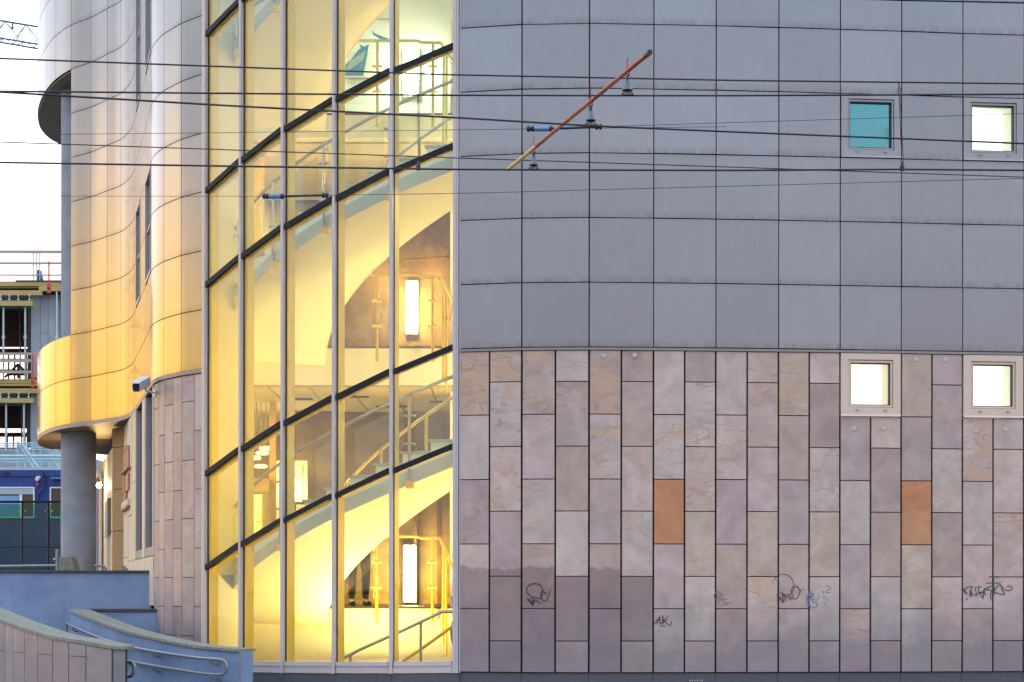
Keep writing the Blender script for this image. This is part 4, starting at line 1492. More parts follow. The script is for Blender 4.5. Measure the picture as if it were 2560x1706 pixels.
mb.box(e.x + .002, e.x + .022, e.y - .0, e.y + .24, -.44, e.z - .036); mb.build('end_slab', M['stone'], S, color=(.30, .27, .26, .3))
# tube hand rails on it
def rail_path(pp):
    return [P3(*p) for p in pp]
S = thing('ramp_handrail', 'steel double tube handrail fixed to the curved ramp wall', 'handrail', tuple(P3(400, 1640, 25.2)))
top = rail_path([(166, 1560, 28.5), (178, 1566, 28.2), (210, 1580, 27.6), (270, 1603, 26.7), (330, 1619.5, 25.95), (430, 1637, 25.05), (500, 1646.5, 24.55), (546, 1650, 24.22),
                 (558, 1652, 24.15), (565, 1658, 24.12), (567, 1668, 24.11), (565, 1680, 24.12), (558, 1686.5, 24.15), (546, 1688, 24.22), (500, 1684, 24.55), (430, 1673, 25.05), (330, 1655.5, 25.95), (270, 1641, 26.7), (210, 1620, 27.6)])
mb = MB(); mb.tube([v for v in catmull(top, 4)], .021, 10); mb.build('rail_tube', M['galv'], S, smooth=60)
mb = MB(); mb.tube([top[0], top[0] + Vector((0, 0, -.5))], .021, 8); mb.build('rail_end', M['galv'], S, smooth=50)
for px, py, D in ((393, 1633, 25.35), (537, 1651, 24.28), (394, 1671, 25.35), (190, 1571, 28.0), (236, 1592, 27.2), (537, 1690, 24.28)):
    p = P3(px, py, D)
    mb = MB(); mb.tube([p + Vector((-.06, 0, .0)), p + Vector((-.03, .03, -.05)), p + Vector((.03, .10, -.055))], .009, 6)
    mb.tube([p + Vector((.028, .09, -.055)), p + Vector((.034, .115, -.055))], .034, 10)
    mb.build('wall_bracket', M['galv'], S, smooth=40)
# stone faced wall nearest the street
FW = [(-60, 1519, 25.9), (0, 1546, 24.6), (65, 1569.6, 23.6), (134, 1590.5, 22.9), (199, 1600.7, 22.45), (274.6, 1614, 22.1), (286, 1616, 22.06)]
pts = [XY(p[0], p[2]) for p in FW]
zt = [ZZ(p[1], p[2]) for p in FW]
d = sloped_wall(pts, zt, 6, .3)
S = thing('stone_ramp_wall', 'curved ramp wall faced with upright sandstone slabs nearest the street', 'wall', (d[-1].x, d[-1].y, -.44))
mb = MB(); sweep_wall(mb, d, .18, -.44, 0, -.04); mb.build('wall_body', M['dark_gap'], S, smooth=30)
def at_px(px):
    best = None
    for i in range(len(d) - 1):
        pa = 1280 + d[i].x / d[i].y * F
        pb = 1280 + d[i + 1].x / d[i + 1].y * F
        if min(pa, pb) - 1e-6 <= px <= max(pa, pb) + 1e-6:
            t = (px - pa) / (pb - pa)
            return d[i].lerp(d[i + 1], t)
    return d[0] if px < 0 else d[-1]
cols = [-55, -38, -19, 0, 18.5, 39, 66.5, 100, 137, 176.5, 220, 285]
rs = random.Random(5)
for i in range(len(cols) - 1):
    a, b = at_px(cols[i]), at_px(cols[i + 1])
    a2, b2 = inset((a.x, a.y), (b.x, b.y), .008)
    zj = .275
    parts = [(-.44, zj), (zj, None)] if i % 2 == 1 else [(-.44, None)]
    for z0, z1 in parts:
        c = rs.choice(BASE + PALE)
        za, zb = (a.z - .045, b.z - .045) if z1 is None else (z1 - .006, z1 - .006)
        mb = MB(); mb.wallbox(a2, b2, z0, za, .028, 0, z0, zb)
        o = mb.build('stone_slab', M['stone'], S, color=(*c, rs.choice([.1, .4, .7])))
        o['wash'] = 0.0
a = d[-1]
mb = MB()
xa, xb = XY(285.5, 22.04)[0], XY(314, 22.04)[0]
mb.box(xa, xb, 22.0, 22.03, -.44, a.z - .045)
o = mb.build('end_slab', M['stone'], S, color=(.27, .265, .25, .2)); o['wash'] = 0.0
mb = MB(); mb.box(xa, xb - .02, 22.032, 22.25, -.44, a.z - .046); mb.build('wall_end', M['dark_gap'], S)
for i in range(0, len(d) - 1, 6):
    sub = [v.copy() for v in d[i:min(i + 7, len(d))]]
    if len(sub) < 2:
        continue
    sub[-1] = sub[-2].lerp(sub[-1], .98)
    mb = MB(); sweep_wall(mb, sub, .27, None, -.038, 0, .04); mb.build('coping_stone', M['coping'], S, smooth=30)
mb = MB(); mb.box(xa - .005, xb + .02, 21.97, 22.30, a.z - .040, a.z - .002); mb.build('coping_stone', M['coping'], S, bevel=.004)
# bent rail end beside it
S = thing('rail_loop', 'bent end of a steel handrail beside the stone faced wall', 'handrail', tuple(P3(325, 1675, 22.4)))
lp = [P3(300, 1656, 22.6), P3(318, 1656, 22.45), P3(329, 1657.5, 22.4), P3(335, 1664, 22.38), P3(336, 1674, 22.38), P3(334, 1685, 22.38), P3(328, 1691.5, 22.4), P3(318, 1693, 22.45), P3(300, 1693, 22.6)]
mb = MB(); mb.tube(catmull(lp, 3), .021, 10); mb.build('rail_tube', M['galv'], S, smooth=60)
# cheek stone and rails on the terrace
D = 33.0
S = thing('cheek_stone', 'sloping stone cheek at the foot of the round column', 'wall', tuple(P3(170, 1425, D)))
mb = MB()
A = [P3(147, 1440, D), P3(192, 1440, D), P3(178, 1393.5, D), P3(148, 1393.5, D)]
mb.add([*A, *[v + Vector((0, .4, 0)) for v in A]], [(0, 1, 2, 3), (7, 6, 5, 4), (0, 4, 5, 1), (1, 5, 6, 2), (2, 6, 7, 3), (3, 7, 4, 0)])
mb.build('cheek', M['coping'], S, bevel=.01)
S = thing('terrace_handrail', 'steel handrail with one post on the terrace before the green glass', 'handrail', tuple(P3(140, 1428, 32.5)))
D = 32.5
mb = MB(); mb.tube([P3(-60, 1418.5, D), P3(140, 1415.5, D)], .022, 8); mb.build('rail_tube', M['galv'], S, smooth=50)
mb = MB(); mb.tube([P3(143, 1440, D), P3(143, 1374, D)], .028, 10); mb.build('post', M['galv'], S, smooth=50)
mb = MB(); mb.tube([P3(133, 1401, D), P3(140, 1401, D)], .028, 10); mb.build('knob', M['galv'], S, smooth=50)
S = thing('door_handrail', 'bent steel rail end under the wall lantern', 'handrail', tuple(P3(255, 1428, 34)))
D = 34.0
mb = MB(); mb.tube(catmull([P3(236, 1416, D), P3(250, 1416, D), P3(259, 1418, D), P3(264, 1424, D), P3(266, 1436, D)], 3), .024, 8); mb.build('rail_tube', M['galv'], S, smooth=50)
S = thing('wall_handrail', 'short slanting steel rail below the copper sign', 'handrail', tuple(P3(312, 1424, 31)))
mb = MB(); mb.tube([P3(307, 1418, 31), P3(324, 1436, 31)], .03, 8); mb.build('rail_tube', M['galv'], S, smooth=50)

# lit wall lantern by the door
c = P3(247.5, 1215, 39.4)
S = thing('wall_lantern', 'small lit lantern glowing yellow beside the round column', 'lamp', tuple(c))
mb = MB(); mb.ball(c, .05); mb.build('bulb', M['lantern'], S, smooth=60)
mb = MB(); mb.lathe(tuple(c + Vector((0, 0, .05))), [(.05, 0), (.055, .03), (.012, .07)], 12)
mb.tube([c + Vector((0, 0, .11)), c + Vector((.10, .28, .2))], .012, 6); mb.build('lamp_arm', M['black'], S, smooth=40)
dl = bpy.data.lights.new('lantern_light', 'POINT'); dl.energy = 9; dl.color = (1, .68, .26); dl.shadow_soft_size = .06
o = bpy.data.objects.new('lantern_light', dl); COL.objects.link(o); o.parent = S; o.location = (0, -.02, 0)

# security camera
a = P3(388.5, 984, 28.85)
S = thing('security_camera', 'white bullet security camera on a bent bracket at the stone corner', 'camera', tuple(a))
mb = MB()
mb.tube([a + Vector((.02, 0, 0)), a + Vector((-.02, -.03, 0))], .055, 14); mb.build('base_plate', M['white_case'], S, smooth=40)
b1, b2 = P3(377, 981, 28.7), P3(364, 978, 28.6)
b3 = P3(362, 970, 28.6)
mb = MB(); mb.tube([a, b1, b2, b3], .017, 8); mb.build('bracket', M['white_case'], S, smooth=50)
mb = MB(); mb.ball(P3(363.5, 966, 28.6), .045); mb.build('swivel', M['white_case'], S, smooth=50)
def cam_body(mb, p, q, w, h, up):
    ax = (q - p).normalized()
    sd_ = ax.cross(up).normalized()
    u = sd_.cross(ax).normalized()
    prof = [(-w * .75, -h * .5), (w * .75, -h * .5), (w, -h * .1), (w, h * .3), (w * .7, h * .5), (-w * .7, h * .5), (-w, h * .3), (-w, -h * .1)]
    vs = [p + sd_ * x + u * y for x, y in prof] + [q + sd_ * x + u * y for x, y in prof]
    n = len(prof)
    fs = [tuple(range(n)), tuple(range(2 * n - 1, n - 1, -1))] + [(i, n + i, n + (i + 1) % n, (i + 1) % n) for i in range(n)]
    mb.add(vs, fs)
up = Vector((0, -.25, 1))
q0, q1 = P3(340, 970, 28.05), P3(364, 957, 28.75)
mb = MB(); cam_body(mb, q0, q1, .058, .125, up); mb.build('camera_body', M['white_case'], S, bevel=.006)
ax = (q1 - q0).normalized()
mb = MB(); cam_body(mb, q0 - ax * .10, q1 + ax * .02, .066, .02, up)
for i in range(len(mb.v)):
    mb.v[i] = mb.v[i] + Vector((0, 0, .072))
mb.build('sun_shield', M['white_case'], S, bevel=.004)
mb = MB(); cam_body(mb, q1 + ax * .001, q1 + ax * .025, .060, .128, up); mb.build('rear_cap', M['black'], S)
mb = MB(); cam_body(mb, q0 - ax * .02, q0 - ax * .001, .050, .105, up); mb.build('front_glass', M['black'], S)

# ------------------------------------------------------------------ overhead wires
RNEAR, RFAR = P3(1617, 136, 15.0), P3(1269, 424, 19.1)
def rod_at(px):
    # point of the rod under photograph column px
    k = (px - 1280.0) / F
    t = (k * RNEAR.y - RNEAR.x) / ((RFAR.x - RNEAR.x) - k * (RFAR.y - RNEAR.y))
    return RNEAR.lerp(RFAR, t)
S = thing('insulator_rod', 'red and yellow insulating rod slung across the trolley wires', 'wire rod', tuple((RNEAR + RFAR) / 2))
k1 = rod_at(1340)
mb = MB(); mb.tube([RNEAR, k1], .0185, 10); mb.build('red_rod', M['rod_red'], S, smooth=50)
mb = MB(); mb.tube([k1, RFAR], .0185, 10); mb.build('yellow_rod', M['rod_yellow'], S, smooth=50)
ax = (RNEAR - RFAR).normalized()
mb = MB(); mb.tube([RNEAR - ax * .03, RNEAR + ax * .06], .022, 10); mb.build('end_cap', M['black'], S, smooth=50)
IL = ['grey bell insulator hanging from the high end of the red rod', 'grey bell insulator under the middle of the red rod', 'grey bell insulator where the rod turns yellow']
INS = []
for q, (px, pyw) in enumerate(((1567, 239.3), (1476, 315), (1333, 425))):
    top = rod_at(px)
    D = top.y
    zw = ZZ(pyw, D)
    x, y = top.x, top.y
    h = top.z - zw
    INS.append(Vector((x, y, zw)))
    S = thing('bell_insulator', IL[q], 'insulator', (x, y, zw), 'bell insulators on the rod')
    mb = MB(); mb.lathe((x, y, zw), [(.013, h * .60), (.020, h * .58), (.025, h * .40), (.040, h * .27), (.043, h * .22), (.015, h * .20)], 14); mb.build('bell', M['porcelain'], S, smooth=35)
    mb = MB(); mb.lathe((x, y, zw), [(.040, h * .215), (.037, h * .19), (.014, h * .15), (.014, h * .12)], 14); mb.build('skirt', M['black'], S, smooth=35)
    mb = MB()
    mb.ball((x - .034, y, zw + h * .08), .016, 8); mb.ball((x + .034, y, zw + h * .08), .016, 8)
    mb.box(x - .034, x + .034, y - .012, y + .012, zw + h * .02, zw + h * .11); mb.box(x - .010, x + .010, y - .012, y + .012, zw + h * .1, zw + h * .2); mb.build('wire_clamp', M['clamp'], S, smooth=40)
    mb = MB(); mb.tube([(x, y, zw + h * .58), (x, y, zw + h * .80)], .012, 8); mb.build('neck', M['black'], S)
    mb = MB(); mb.tube([top + ax * .035 + Vector((0, 0, -.045)), top + ax * .01 + Vector((0, 0, .028)), top - ax * .03 + Vector((0, 0, -.02))], .010, 6)
    mb.tube([top + Vector((0, 0, .02)), top + Vector((-.004, 0, .085)), top + Vector((.008, 0, .10))], .006, 6); mb.build('hook_strap', M['rod_red'], S, smooth=40)

def wire(name, label, pts, D0, r, group='wires strung across the street'):
    """wire through photograph pixels, level at the height it has at distance D0 unless distances are given"""
    P = [P3(px, py, D) for px, py, D in pts]
    mb = MB(); mb.tube(P, r * .85, 6)
    o = mb.build(name, M['wire'], None, smooth=60)
    tag(o, label, 'wire', group)
    return o
def level(pts, zc):
    """same wire height zc along the whole run: the distance follows from the row"""
    return [(px, py, (zc - ZC) * F / (HOR - py)) for px, py in pts]
def run(pts, n=3):
    # extend both ends a little beyond the frame
    (x0, y0), (x1, y1) = pts[0], pts[1]
    (x2, y2), (x3, y3) = pts[-2], pts[-1]
    a = (x0 - 500, y0 - 500 * (y1 - y0) / (x1 - x0))
    b = (x3 + 500, y3 + 500 * (y3 - y2) / (x3 - x2))
    return [a] + list(pts) + [b]
wire('trolley_wire', 'thick trolley wire clamped under the high end of the red rod', level(run([(0, 230), (560, 234.6), (1120, 238.8), (1567, 239.3), (1840, 239), (2560, 234.6)]), INS[0].z), 0, .0085)
wire('trolley_wire', 'thick slanting wire clamped under the middle insulator', level(run([(0, 232), (560, 265), (1160, 296), (1476, 315), (1840, 330), (2560, 358)]), INS[1].z), 0, .0095)
wire('trolley_wire', 'thick wire clamped under the insulator where the rod turns yellow', level(run([(0, 408), (560, 416.5), (1120, 424), (1333, 425), (1840, 426), (2246, 423), (2560, 425)]), INS[2].z), 0, .0105)
wire('carrier_wire', 'highest wire crossing the whole front, above the red rod clamps', level(run([(0, 148), (560, 168), (1120, 187.5), (1840, 201), (2560, 208.5)]), 6.2), 0, .0100)
wire('carrier_wire', 'thin dark wire falling gently past the window sills', level(run([(0, 357), (560, 375.5), (1120, 395), (1840, 418), (2560, 442)]), 5.4), 0, .0065)
wire('carrier_wire', 'short dark wire above the lit upper window', level([(2150, -3.5), (2260, 0), (2560, 6), (3000, 15)], 6.9), 0, .011)
wire('span_wire', 'very thin wire held by the blue strain insulator beside the red rod', level(run([(0, 339), (560, 333), (1160, 325), (1315, 323)]), 5.5), 0, .0032)
wire('span_wire', 'very thin wire rising from the rod past the turquoise window', level([(1500, 317), (1840, 306), (2560, 283), (3000, 269)], 5.5), 0, .0032)
wire('span_wire', 'very thin wire ending at the strain insulator before the glass', level([(-400, 492), (0, 492), (560, 492), (655, 492)], 5.1), 0, .0030)
wire('span_wire', 'very thin wire rising from the glass to the far window', level([(820, 489), (1160, 484), (1840, 465), (2560, 445), (3000, 433)], 5.1), 0, .0036)
# strain insulators in the thin wires
def strain(label, px0, px1, px2, py, zc, py2):
    D = (zc - ZC) * F / (HOR - py)
    a, b = P3(px0, py, D), P3(px1, py, D)
    c = P3(px2, py2, (zc - ZC) * F / (HOR - py2))
    S = thing('strain_insulator', label, 'insulator', tuple(a), 'strain insulators in thin wires')
    L_ = (b - a).length
    d_ = (b - a).normalized()
    mb = MB()
    mb.tube([a + d_ * L_ * .28, a + d_ * L_ * .40, a + d_ * L_ * .82, a + d_ * L_ * .92], .026, 8); mb.build('insulator_body', M['insul_blue'], S, smooth=40, bevel=.004)
    mb = MB()
    for f in (.04, .22, 1.0):
        mb.lathe(a + d_ * L_ * f + Vector((0, 0, -.03)), [(.005, 0), (.02, .012), (.026, .03), (.02, .048), (.005, .06)], 8)
    mb.tube([a, b], .008, 6); mb.build('end_fitting', M['black'], S, smooth=40)
    mb = MB(); mb.tube([b, b.lerp(c, .1), b.lerp(c, .95), c], .0125, 6); mb.build('tension_rod', M['black'], S, smooth=40)
    mb = MB()
    for f in (0, .03):
        e = c + (b - c).normalized() * f * 1.2
        mb.lathe(e + Vector((0, 0, -.03)), [(.005, 0), (.018, .015), (.022, .03), (.018, .045), (.005, .06)], 8)
    mb.build('rod_clamp', M['black'], S, smooth=40)
strain('pale blue strain insulator and black rod behind the red rod', 1318, 1376, 1500, 322.5, 5.5, 317)
strain('blue strain insulator and black rod in front of the glass bays', 658, 704, 816, 492, 5.1, 489)
# droppers between two wires
def dropper(label, px, y0, y1, zc, tilt):
    D = (zc - ZC) * F / (HOR - y0)
    a, b = P3(px, y0, D), P3(px + tilt, y1, D)
    S = thing('wire_dropper', label, 'wire hanger', tuple(a), 'wire droppers')
    mb = MB()
    mb.tube([a, a + Vector((0, 0, -.05))], .006, 6)
    mb.tube([a + Vector((0, 0, -.05)), a + Vector((-.012, 0, -.075)), a + Vector((0, 0, -.105)), a + Vector((.018, 0, -.075)), a + Vector((.004, 0, -.05))], .006, 6)
    mb.build('hook', M['black'], S, smooth=40)
    mb = MB(); mb.tube([a + Vector((0, 0, -.10)), b + Vector((0, 0, .06))], .0042, 6); mb.tube([a + Vector((.01, 0, -.10)), b + Vector((.016, 0, .06))], .0032, 6); mb.build('strand', M['wire'], S, smooth=40)
    mb = MB(); mb.box(b.x - .022, b.x + .022, b.y - .015, b.y + .015, b.z - .01, b.z + .035); mb.lathe((b.x, b.y, b.z + .03), [(.012, 0), (.016, .02), (.010, .05)], 8); mb.build('wire_clip', M['black'], S, smooth=40)
dropper('dropper with hook and clip hanging beside the turquoise window', 2246, 206, 424, 6.2, 8)
dropper('dropper with hook and clip hanging before the widest glass bay', 1043, 186, 424, 6.2, 2)

# ------------------------------------------------------------------ graffiti on the slabs
def tagline(strokes, mat, name, label, r=.008, scale=1.0):
    """flat pen strokes following photograph pixels on the stone face"""
    mb = MB()
    for s in strokes:
        w = s[0]
        pts = s[1]
        P = [facade(px, py, .0355) for px, py in pts]
        if len(P) > 2:
            P = catmull(P, 4)
        n = len(P)
        vs = []
        for i in range(n):
            q = (P[min(n - 1, i + 1)] - P[max(0, i - 1)])
            u = Vector((-q.z, 0, q.x))
            if u.length < 1e-6:
                u = Vector((0, 0, 1))
            u = u.normalized() * w
            for o, dy in ((u, -.001), (-u, -.001)):
                vs.append(P[i] + o + Vector((0, dy, 0)))
        fs = [(2 * i, 2 * i + 2, 2 * i + 3, 2 * i + 1) for i in range(n - 1)]
        mb.add(vs, fs)
    o = mb.build(name, mat, BLD)
    o['label'] = label
    return o
def crop(ox, oy, s):
    return lambda pts: [(ox + x / s, oy + y / s) for x, y in pts]
c = crop(1300, 1420, 14.26)
tagline([(.006, c([(380, 1000), (250, 870), (240, 740), (340, 610), (540, 560), (720, 620), (810, 790), (800, 960), (740, 1070), (640, 1090), (490, 1040), (410, 1050), (480, 1150), (520, 1240)])),
         (.012, c([(270, 1110), (380, 1220), (470, 1340)])), (.010, c([(460, 1330), (440, 1180), (520, 1240)])), (.007, c([(510, 1130), (720, 1250)])),
         (.010, c([(930, 940), (880, 870)])), (.005, c([(880, 860), (800, 845), (740, 920), (760, 1070), (830, 1170), (920, 1180), (990, 1080), (1040, 900), (1100, 780)]))],
        M['ink_black'], 'graffiti', 'black looped marker tag')
c = crop(1920, 1420, 11.765)
tagline([(.004, c([(200, 310), (300, 210), (450, 175), (620, 230), (730, 380), (770, 540), (720, 700), (600, 780), (480, 770), (350, 700)])),
         (.009, c([(260, 775), (460, 1010)])), (.007, c([(460, 1010), (430, 830), (430, 740), (480, 800), (520, 960)])), (.006, c([(520, 800), (680, 935)])), (.006, c([(620, 790), (720, 910)])),
         (.005, c([(850, 540), (760, 540), (690, 640), (720, 800), (790, 910), (860, 880), (960, 660)])), (.007, c([(850, 530), (960, 680)])), (.003, c([(960, 670), (1010, 620), (1070, 620)]))],
        M['ink_brown'], 'graffiti', 'brown looped marker tag')
tagline([(.007, c([(1120, 890), (1200, 800), (1230, 640), (1290, 790), (1240, 880), (1120, 890)])), (.006, c([(1160, 780), (1280, 740), (1330, 850)])), (.005, c([(1340, 740), (1270, 930), (1400, 880), (1290, 970), (1380, 990), (1510, 830)])),
         (.005, c([(1150, 900), (1160, 1030), (1230, 1110)])), (.005, c([(1210, 920), (1220, 1050), (1300, 1160), (1400, 1150), (1450, 1080), (1370, 990), (1300, 1030)]))],
        M['ink_blue'], 'graffiti', 'blue scribbled tag')
tagline([(.004, c([(1700, 560), (1780, 520), (1850, 600), (1760, 640), (1700, 700), (1820, 720)])), (.004, c([(1560, 700), (1640, 690), (1620, 740)])), (.003, c([(1600, 880), (1640, 820), (1700, 900), (1780, 950)])), (.003, c([(1640, 1000), (1720, 1120)]))],
        M['ink_mauve'], 'graffiti', 'faint pinkish scribble')
c = crop(2390, 1420, 13.84)
tagline([(.010, c([(210, 670), (300, 790), (380, 890)])), (.006, c([(310, 740), (340, 690), (560, 630), (500, 780), (490, 890), (520, 990)])), (.008, c([(545, 790), (510, 990)])), (.005, c([(500, 880), (760, 940)])),
         (.006, c([(880, 640), (660, 670), (690, 800), (720, 910)])), (.006, c([(780, 680), (790, 800), (770, 830), (930, 820), (740, 890)])), (.006, c([(820, 840), (930, 1040), (960, 760), (1030, 930)])),
         (.006, c([(1240, 610), (960, 730), (1220, 760), (1200, 900), (1215, 1090)])), (.007, c([(1300, 250), (1305, 920)])), (.006, c([(1130, 290), (1490, 285)])), (.005, c([(1040, 520), (1200, 505), (1560, 510)])),
         (.006, c([(1320, 830), (1680, 900), (1580, 700), (1560, 580), (1470, 590), (1340, 740), (1320, 830)])), (.005, c([(1600, 640), (1700, 740), (1820, 770), (1940, 720), (1930, 650), (1840, 610), (1750, 640)])), (.010, c([(360, 1050), (375, 1090)]))],
        M['ink_green'], 'graffiti', 'dark green letters of a spray tag across the joint')
c = crop(1620, 1460, 9.804)
tagline([(.007, c([(165, 950), (240, 940), (200, 850)])), (.006, c([(250, 900), (290, 800), (300, 960), (350, 980), (360, 870), (400, 920), (360, 960)])), (.005, c([(350, 790), (390, 900), (490, 860)])), (.005, c([(430, 920), (480, 980), (545, 1020), (580, 910)])), (.004, c([(280, 1030), (430, 1030)]))],
        M['ink_black'], 'graffiti', 'small black scribble')
tagline([(.004, c([(380, 760), (385, 880), (450, 830), (510, 770)])), (.005, c([(330, 980), (410, 930), (390, 870)]))], M['ink_red'], 'graffiti', 'small red scribble')
tagline([(.005, c([(1690, 160), (1630, 260), (1650, 390), (1700, 330), (1690, 160), (1740, 200), (1820, 260), (1740, 320), (1725, 490)])), (.004, c([(1780, 290), (1830, 330), (1770, 370), (1960, 380)])), (.004, c([(1810, 400), (1960, 470), (2050, 440)])), (.004, c([(1790, 520), (1960, 485)]))],
        M['ink_mauve'], 'graffiti', 'thin mauve scribble')
# ------------------------------------------------------------------ unfinished concrete building
YB = 70.0
def bx(px0, px1, py0, py1, D, dep):
    return (XY(px0, D)[0], XY(px1, D)[0], D, D + dep, ZZ(py1, D), ZZ(py0, D))
CB = thing('unfinished_building', 'unfinished concrete building with timber formwork, props and plank guard rails', 'building', (-20, YB, -.45))
def part(nm, m, *boxes, par=None, **kw):
    mb = MB()
    for b in boxes:
        mb.box(*bx(*b))
    return mb.build(nm, M[m], par or CB, **kw)
XL = -420
# floor edges and formwork, top level
part('deck_edge', 'formwork', (XL, 150, 705, 716.5, YB - .30, .3))
part('deck_sheet', 'coping_dark', (38, 172, 702, 705.2, YB - .34, 6))
part('deck_sheet', 'concrete', (XL, 200, 716.8, 728, YB + .3, 12))
part('formwork_beam', 'formwork', (96, 172, 717, 729, YB - .42, .2))
part('formwork_beam', 'rust', (XL, 95.5, 716.8, 722, YB - .25, .2))
part('shutter_face', 'brown_dark', (XL, 172, 722.2, 736, YB - .1, .3))
part('formwork_beam', 'formwork', (XL, 103, 727.5, 739.5, YB - .55, .2))
part('formwork_beam', 'formwork', (XL, 80, 753.5, 766, YB - .65, .2))
for px in (-60, -30, 1.5, 22.5, 45, 73):
    mb = MB(); D = YB - .6
    mb.tube([P3(px, 739.8, D), P3(px, 743, D)], .035, 8); mb.tube([P3(px, 743, D), P3(px, 748, D)], .014, 8); mb.tube([P3(px, 748, D), P3(px, 752.8, D)], .035, 8)
    mb.build('fork_head', M['scaff'], CB, smooth=40)
# concrete walls on the right with joints
for x0, x1, y0, y1 in ((77, 99.3, 738, 945), (100.2, 119.3, 738, 834), (100.2, 119.3, 835, 945), (120.2, 137, 738, 945), (137.6, 149, 738, 945)):
    part('wall_panel', 'concrete', (x0, x1, y0, y1, YB + .1, .25))
part('rusty_edge', 'rust', (149.5, 172, 738, 945, YB, .3))
part('wall_panel', 'concrete', (76, 106, 985, 1130, YB + .1, .25))
part('wall_panel', 'concrete', (106.5, 172, 985, 1130, YB + .15, .25))
# dark interior of the storeys
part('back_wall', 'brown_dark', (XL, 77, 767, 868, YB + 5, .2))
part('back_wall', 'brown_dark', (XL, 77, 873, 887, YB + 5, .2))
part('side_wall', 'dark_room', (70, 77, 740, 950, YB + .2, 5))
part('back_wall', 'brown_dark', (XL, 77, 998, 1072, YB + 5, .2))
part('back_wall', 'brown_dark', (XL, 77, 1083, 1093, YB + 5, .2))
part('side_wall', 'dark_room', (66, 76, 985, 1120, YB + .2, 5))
part('floor_slab', 'concrete', (XL, 172, 961, 984, YB + .1, 7))
part('floor_slab', 'concrete', (XL, 172, 1128, 1170, YB + .1, 7))
for x0, x1 in ((-40, -20), (16, 19), (31, 34), (57, 63)):
    part('window_post', 'brown_dark', (x0, x1, 1083, 1130, YB + 4.9, .08))
    part('window_post', 'brown_dark', (x0 + 3, x1 + 3, 873, 950, YB + 4.9, .08))
part('window_rail', 'brown_dark', (XL, 77, 898, 902, YB + 4.9, .08), (XL, 77, 925, 929, YB + 4.9, .08))
mb = MB()
for a, b in (((12, 945), (45, 912)), ((45, 912), (62, 930)), ((45, 912), (45, 948)), ((20, 938), (62, 938)), ((35, 928), (56, 928))):
    mb.tube([P3(*a, YB + 4.5), P3(*b, YB + 4.5)], .045, 6)
mb.build('trestle', M['wire'], CB)
# second level formwork
part('deck_edge', 'formwork', (XL, 172, 949.5, 960.5, YB - .30, .3))
part('formwork_beam', 'formwork', (XL, 172, 961.5, 966.5, YB - .42, .2))
part('shutter_face', 'brown_dark', (XL, 172, 966.6, 984, YB - .08, .12))
part('formwork_beam', 'formwork', (XL, 94, 972.5, 984.5, YB - .55, .2))
part('formwork_beam', 'formwork', (XL, 82, 997, 1008.5, YB - .65, .2))
for px in (-50, -22, 1, 21.5, 46, 71):
    mb = MB(); D = YB - .6
    mb.tube([P3(px, 984.8, D), P3(px, 988, D)], .035, 8); mb.tube([P3(px, 988, D), P3(px, 992, D)], .014, 8); mb.tube([P3(px, 992, D), P3(px, 996.7, D)], .035, 8)
    mb.build('fork_head', M['scaff'], CB, smooth=40)
for px, y0, y1, r in ((8, 766.5, 950, .035), (62.5, 766.5, 950, .035), (-45, 766.5, 950, .035), (141, 731, 948, .028), (15, 1009, 1130, .035), (59.5, 1009, 1130, .035), (-40, 1009, 1130, .035)):
    mb = MB(); D = YB - .45
    mb.tube([P3(px, y0, D), P3(px, y1, D)], r, 8)
    o = mb.build('steel_prop', M['scaff'], CB, smooth=40)
    ym = 845 if y0 < 900 else 1085
    mb = MB(); mb.tube([P3(px - 4, ym, D), P3(px + 4, ym, D)], .03, 6); mb.tube([P3(px, ym - 5, D), P3(px, ym + 5, D)], .05, 8); mb.build('prop_collar', M['scaff'], o)
for px, y0, y1 in ((49, 770, 950), (69, 770, 950), (53, 1012, 1130)):
    part('thin_prop', 'rust', (px - 1, px + 1, y0, y1, YB + 2, .1))
# guard rails of planks
for y0, y1, x1, m in ((627.5, 635, 172, 'plank'), (657, 662.5, 172, 'plank'), (687.5, 691, 172, 'plank')):
    part('guard_plank', m, (XL, x1, y0, y1, YB - .2, .04))
for y0, y1 in ((883, 889), (899.5, 907), (928, 935)):
    part('guard_plank', 'plank', (XL, 172, y0, y1, YB - .8, .04))
for px in (82.5, 91, 98.5, -60):
    mb = MB(); mb.tube([P3(px, 704, YB - .15), P3(px, 634, YB - .15)], .022, 6); mb.build('rail_post', M['scaff'], CB)
for px, y0, y1 in ((121.5, 730, 655), (81.5, 966, 886)):
    mb = MB(); mb.tube([P3(px, y0, YB - .9), P3(px, y1, YB - .9)], .028, 6); mb.build('red_clamp_post', M['red_paint'], CB)
    mb = MB()
    for f in (.02, .16):
        p = P3(px, y0, YB - .92).lerp(P3(px, y1, YB - .92), f)
        mb.box(p.x - .06, p.x + .06, p.y - .02, p.y + .02, p.z - .08, p.z + .10)
    mb.build('red_bracket', M['red_paint'], CB)
mb = MB()
A = [P3(91, 703, YB), P3(104.5, 703, YB), P3(98.5, 676, YB), P3(91.5, 676, YB)]
mb.add([*A, *[v + Vector((0, .3, 0)) for v in A]], [(0, 1, 2, 3), (7, 6, 5, 4), (0, 4, 5, 1), (1, 5, 6, 2), (2, 6, 7, 3), (3, 7, 4, 0)])
mb.build('site_bin', M['container_dk'], CB)
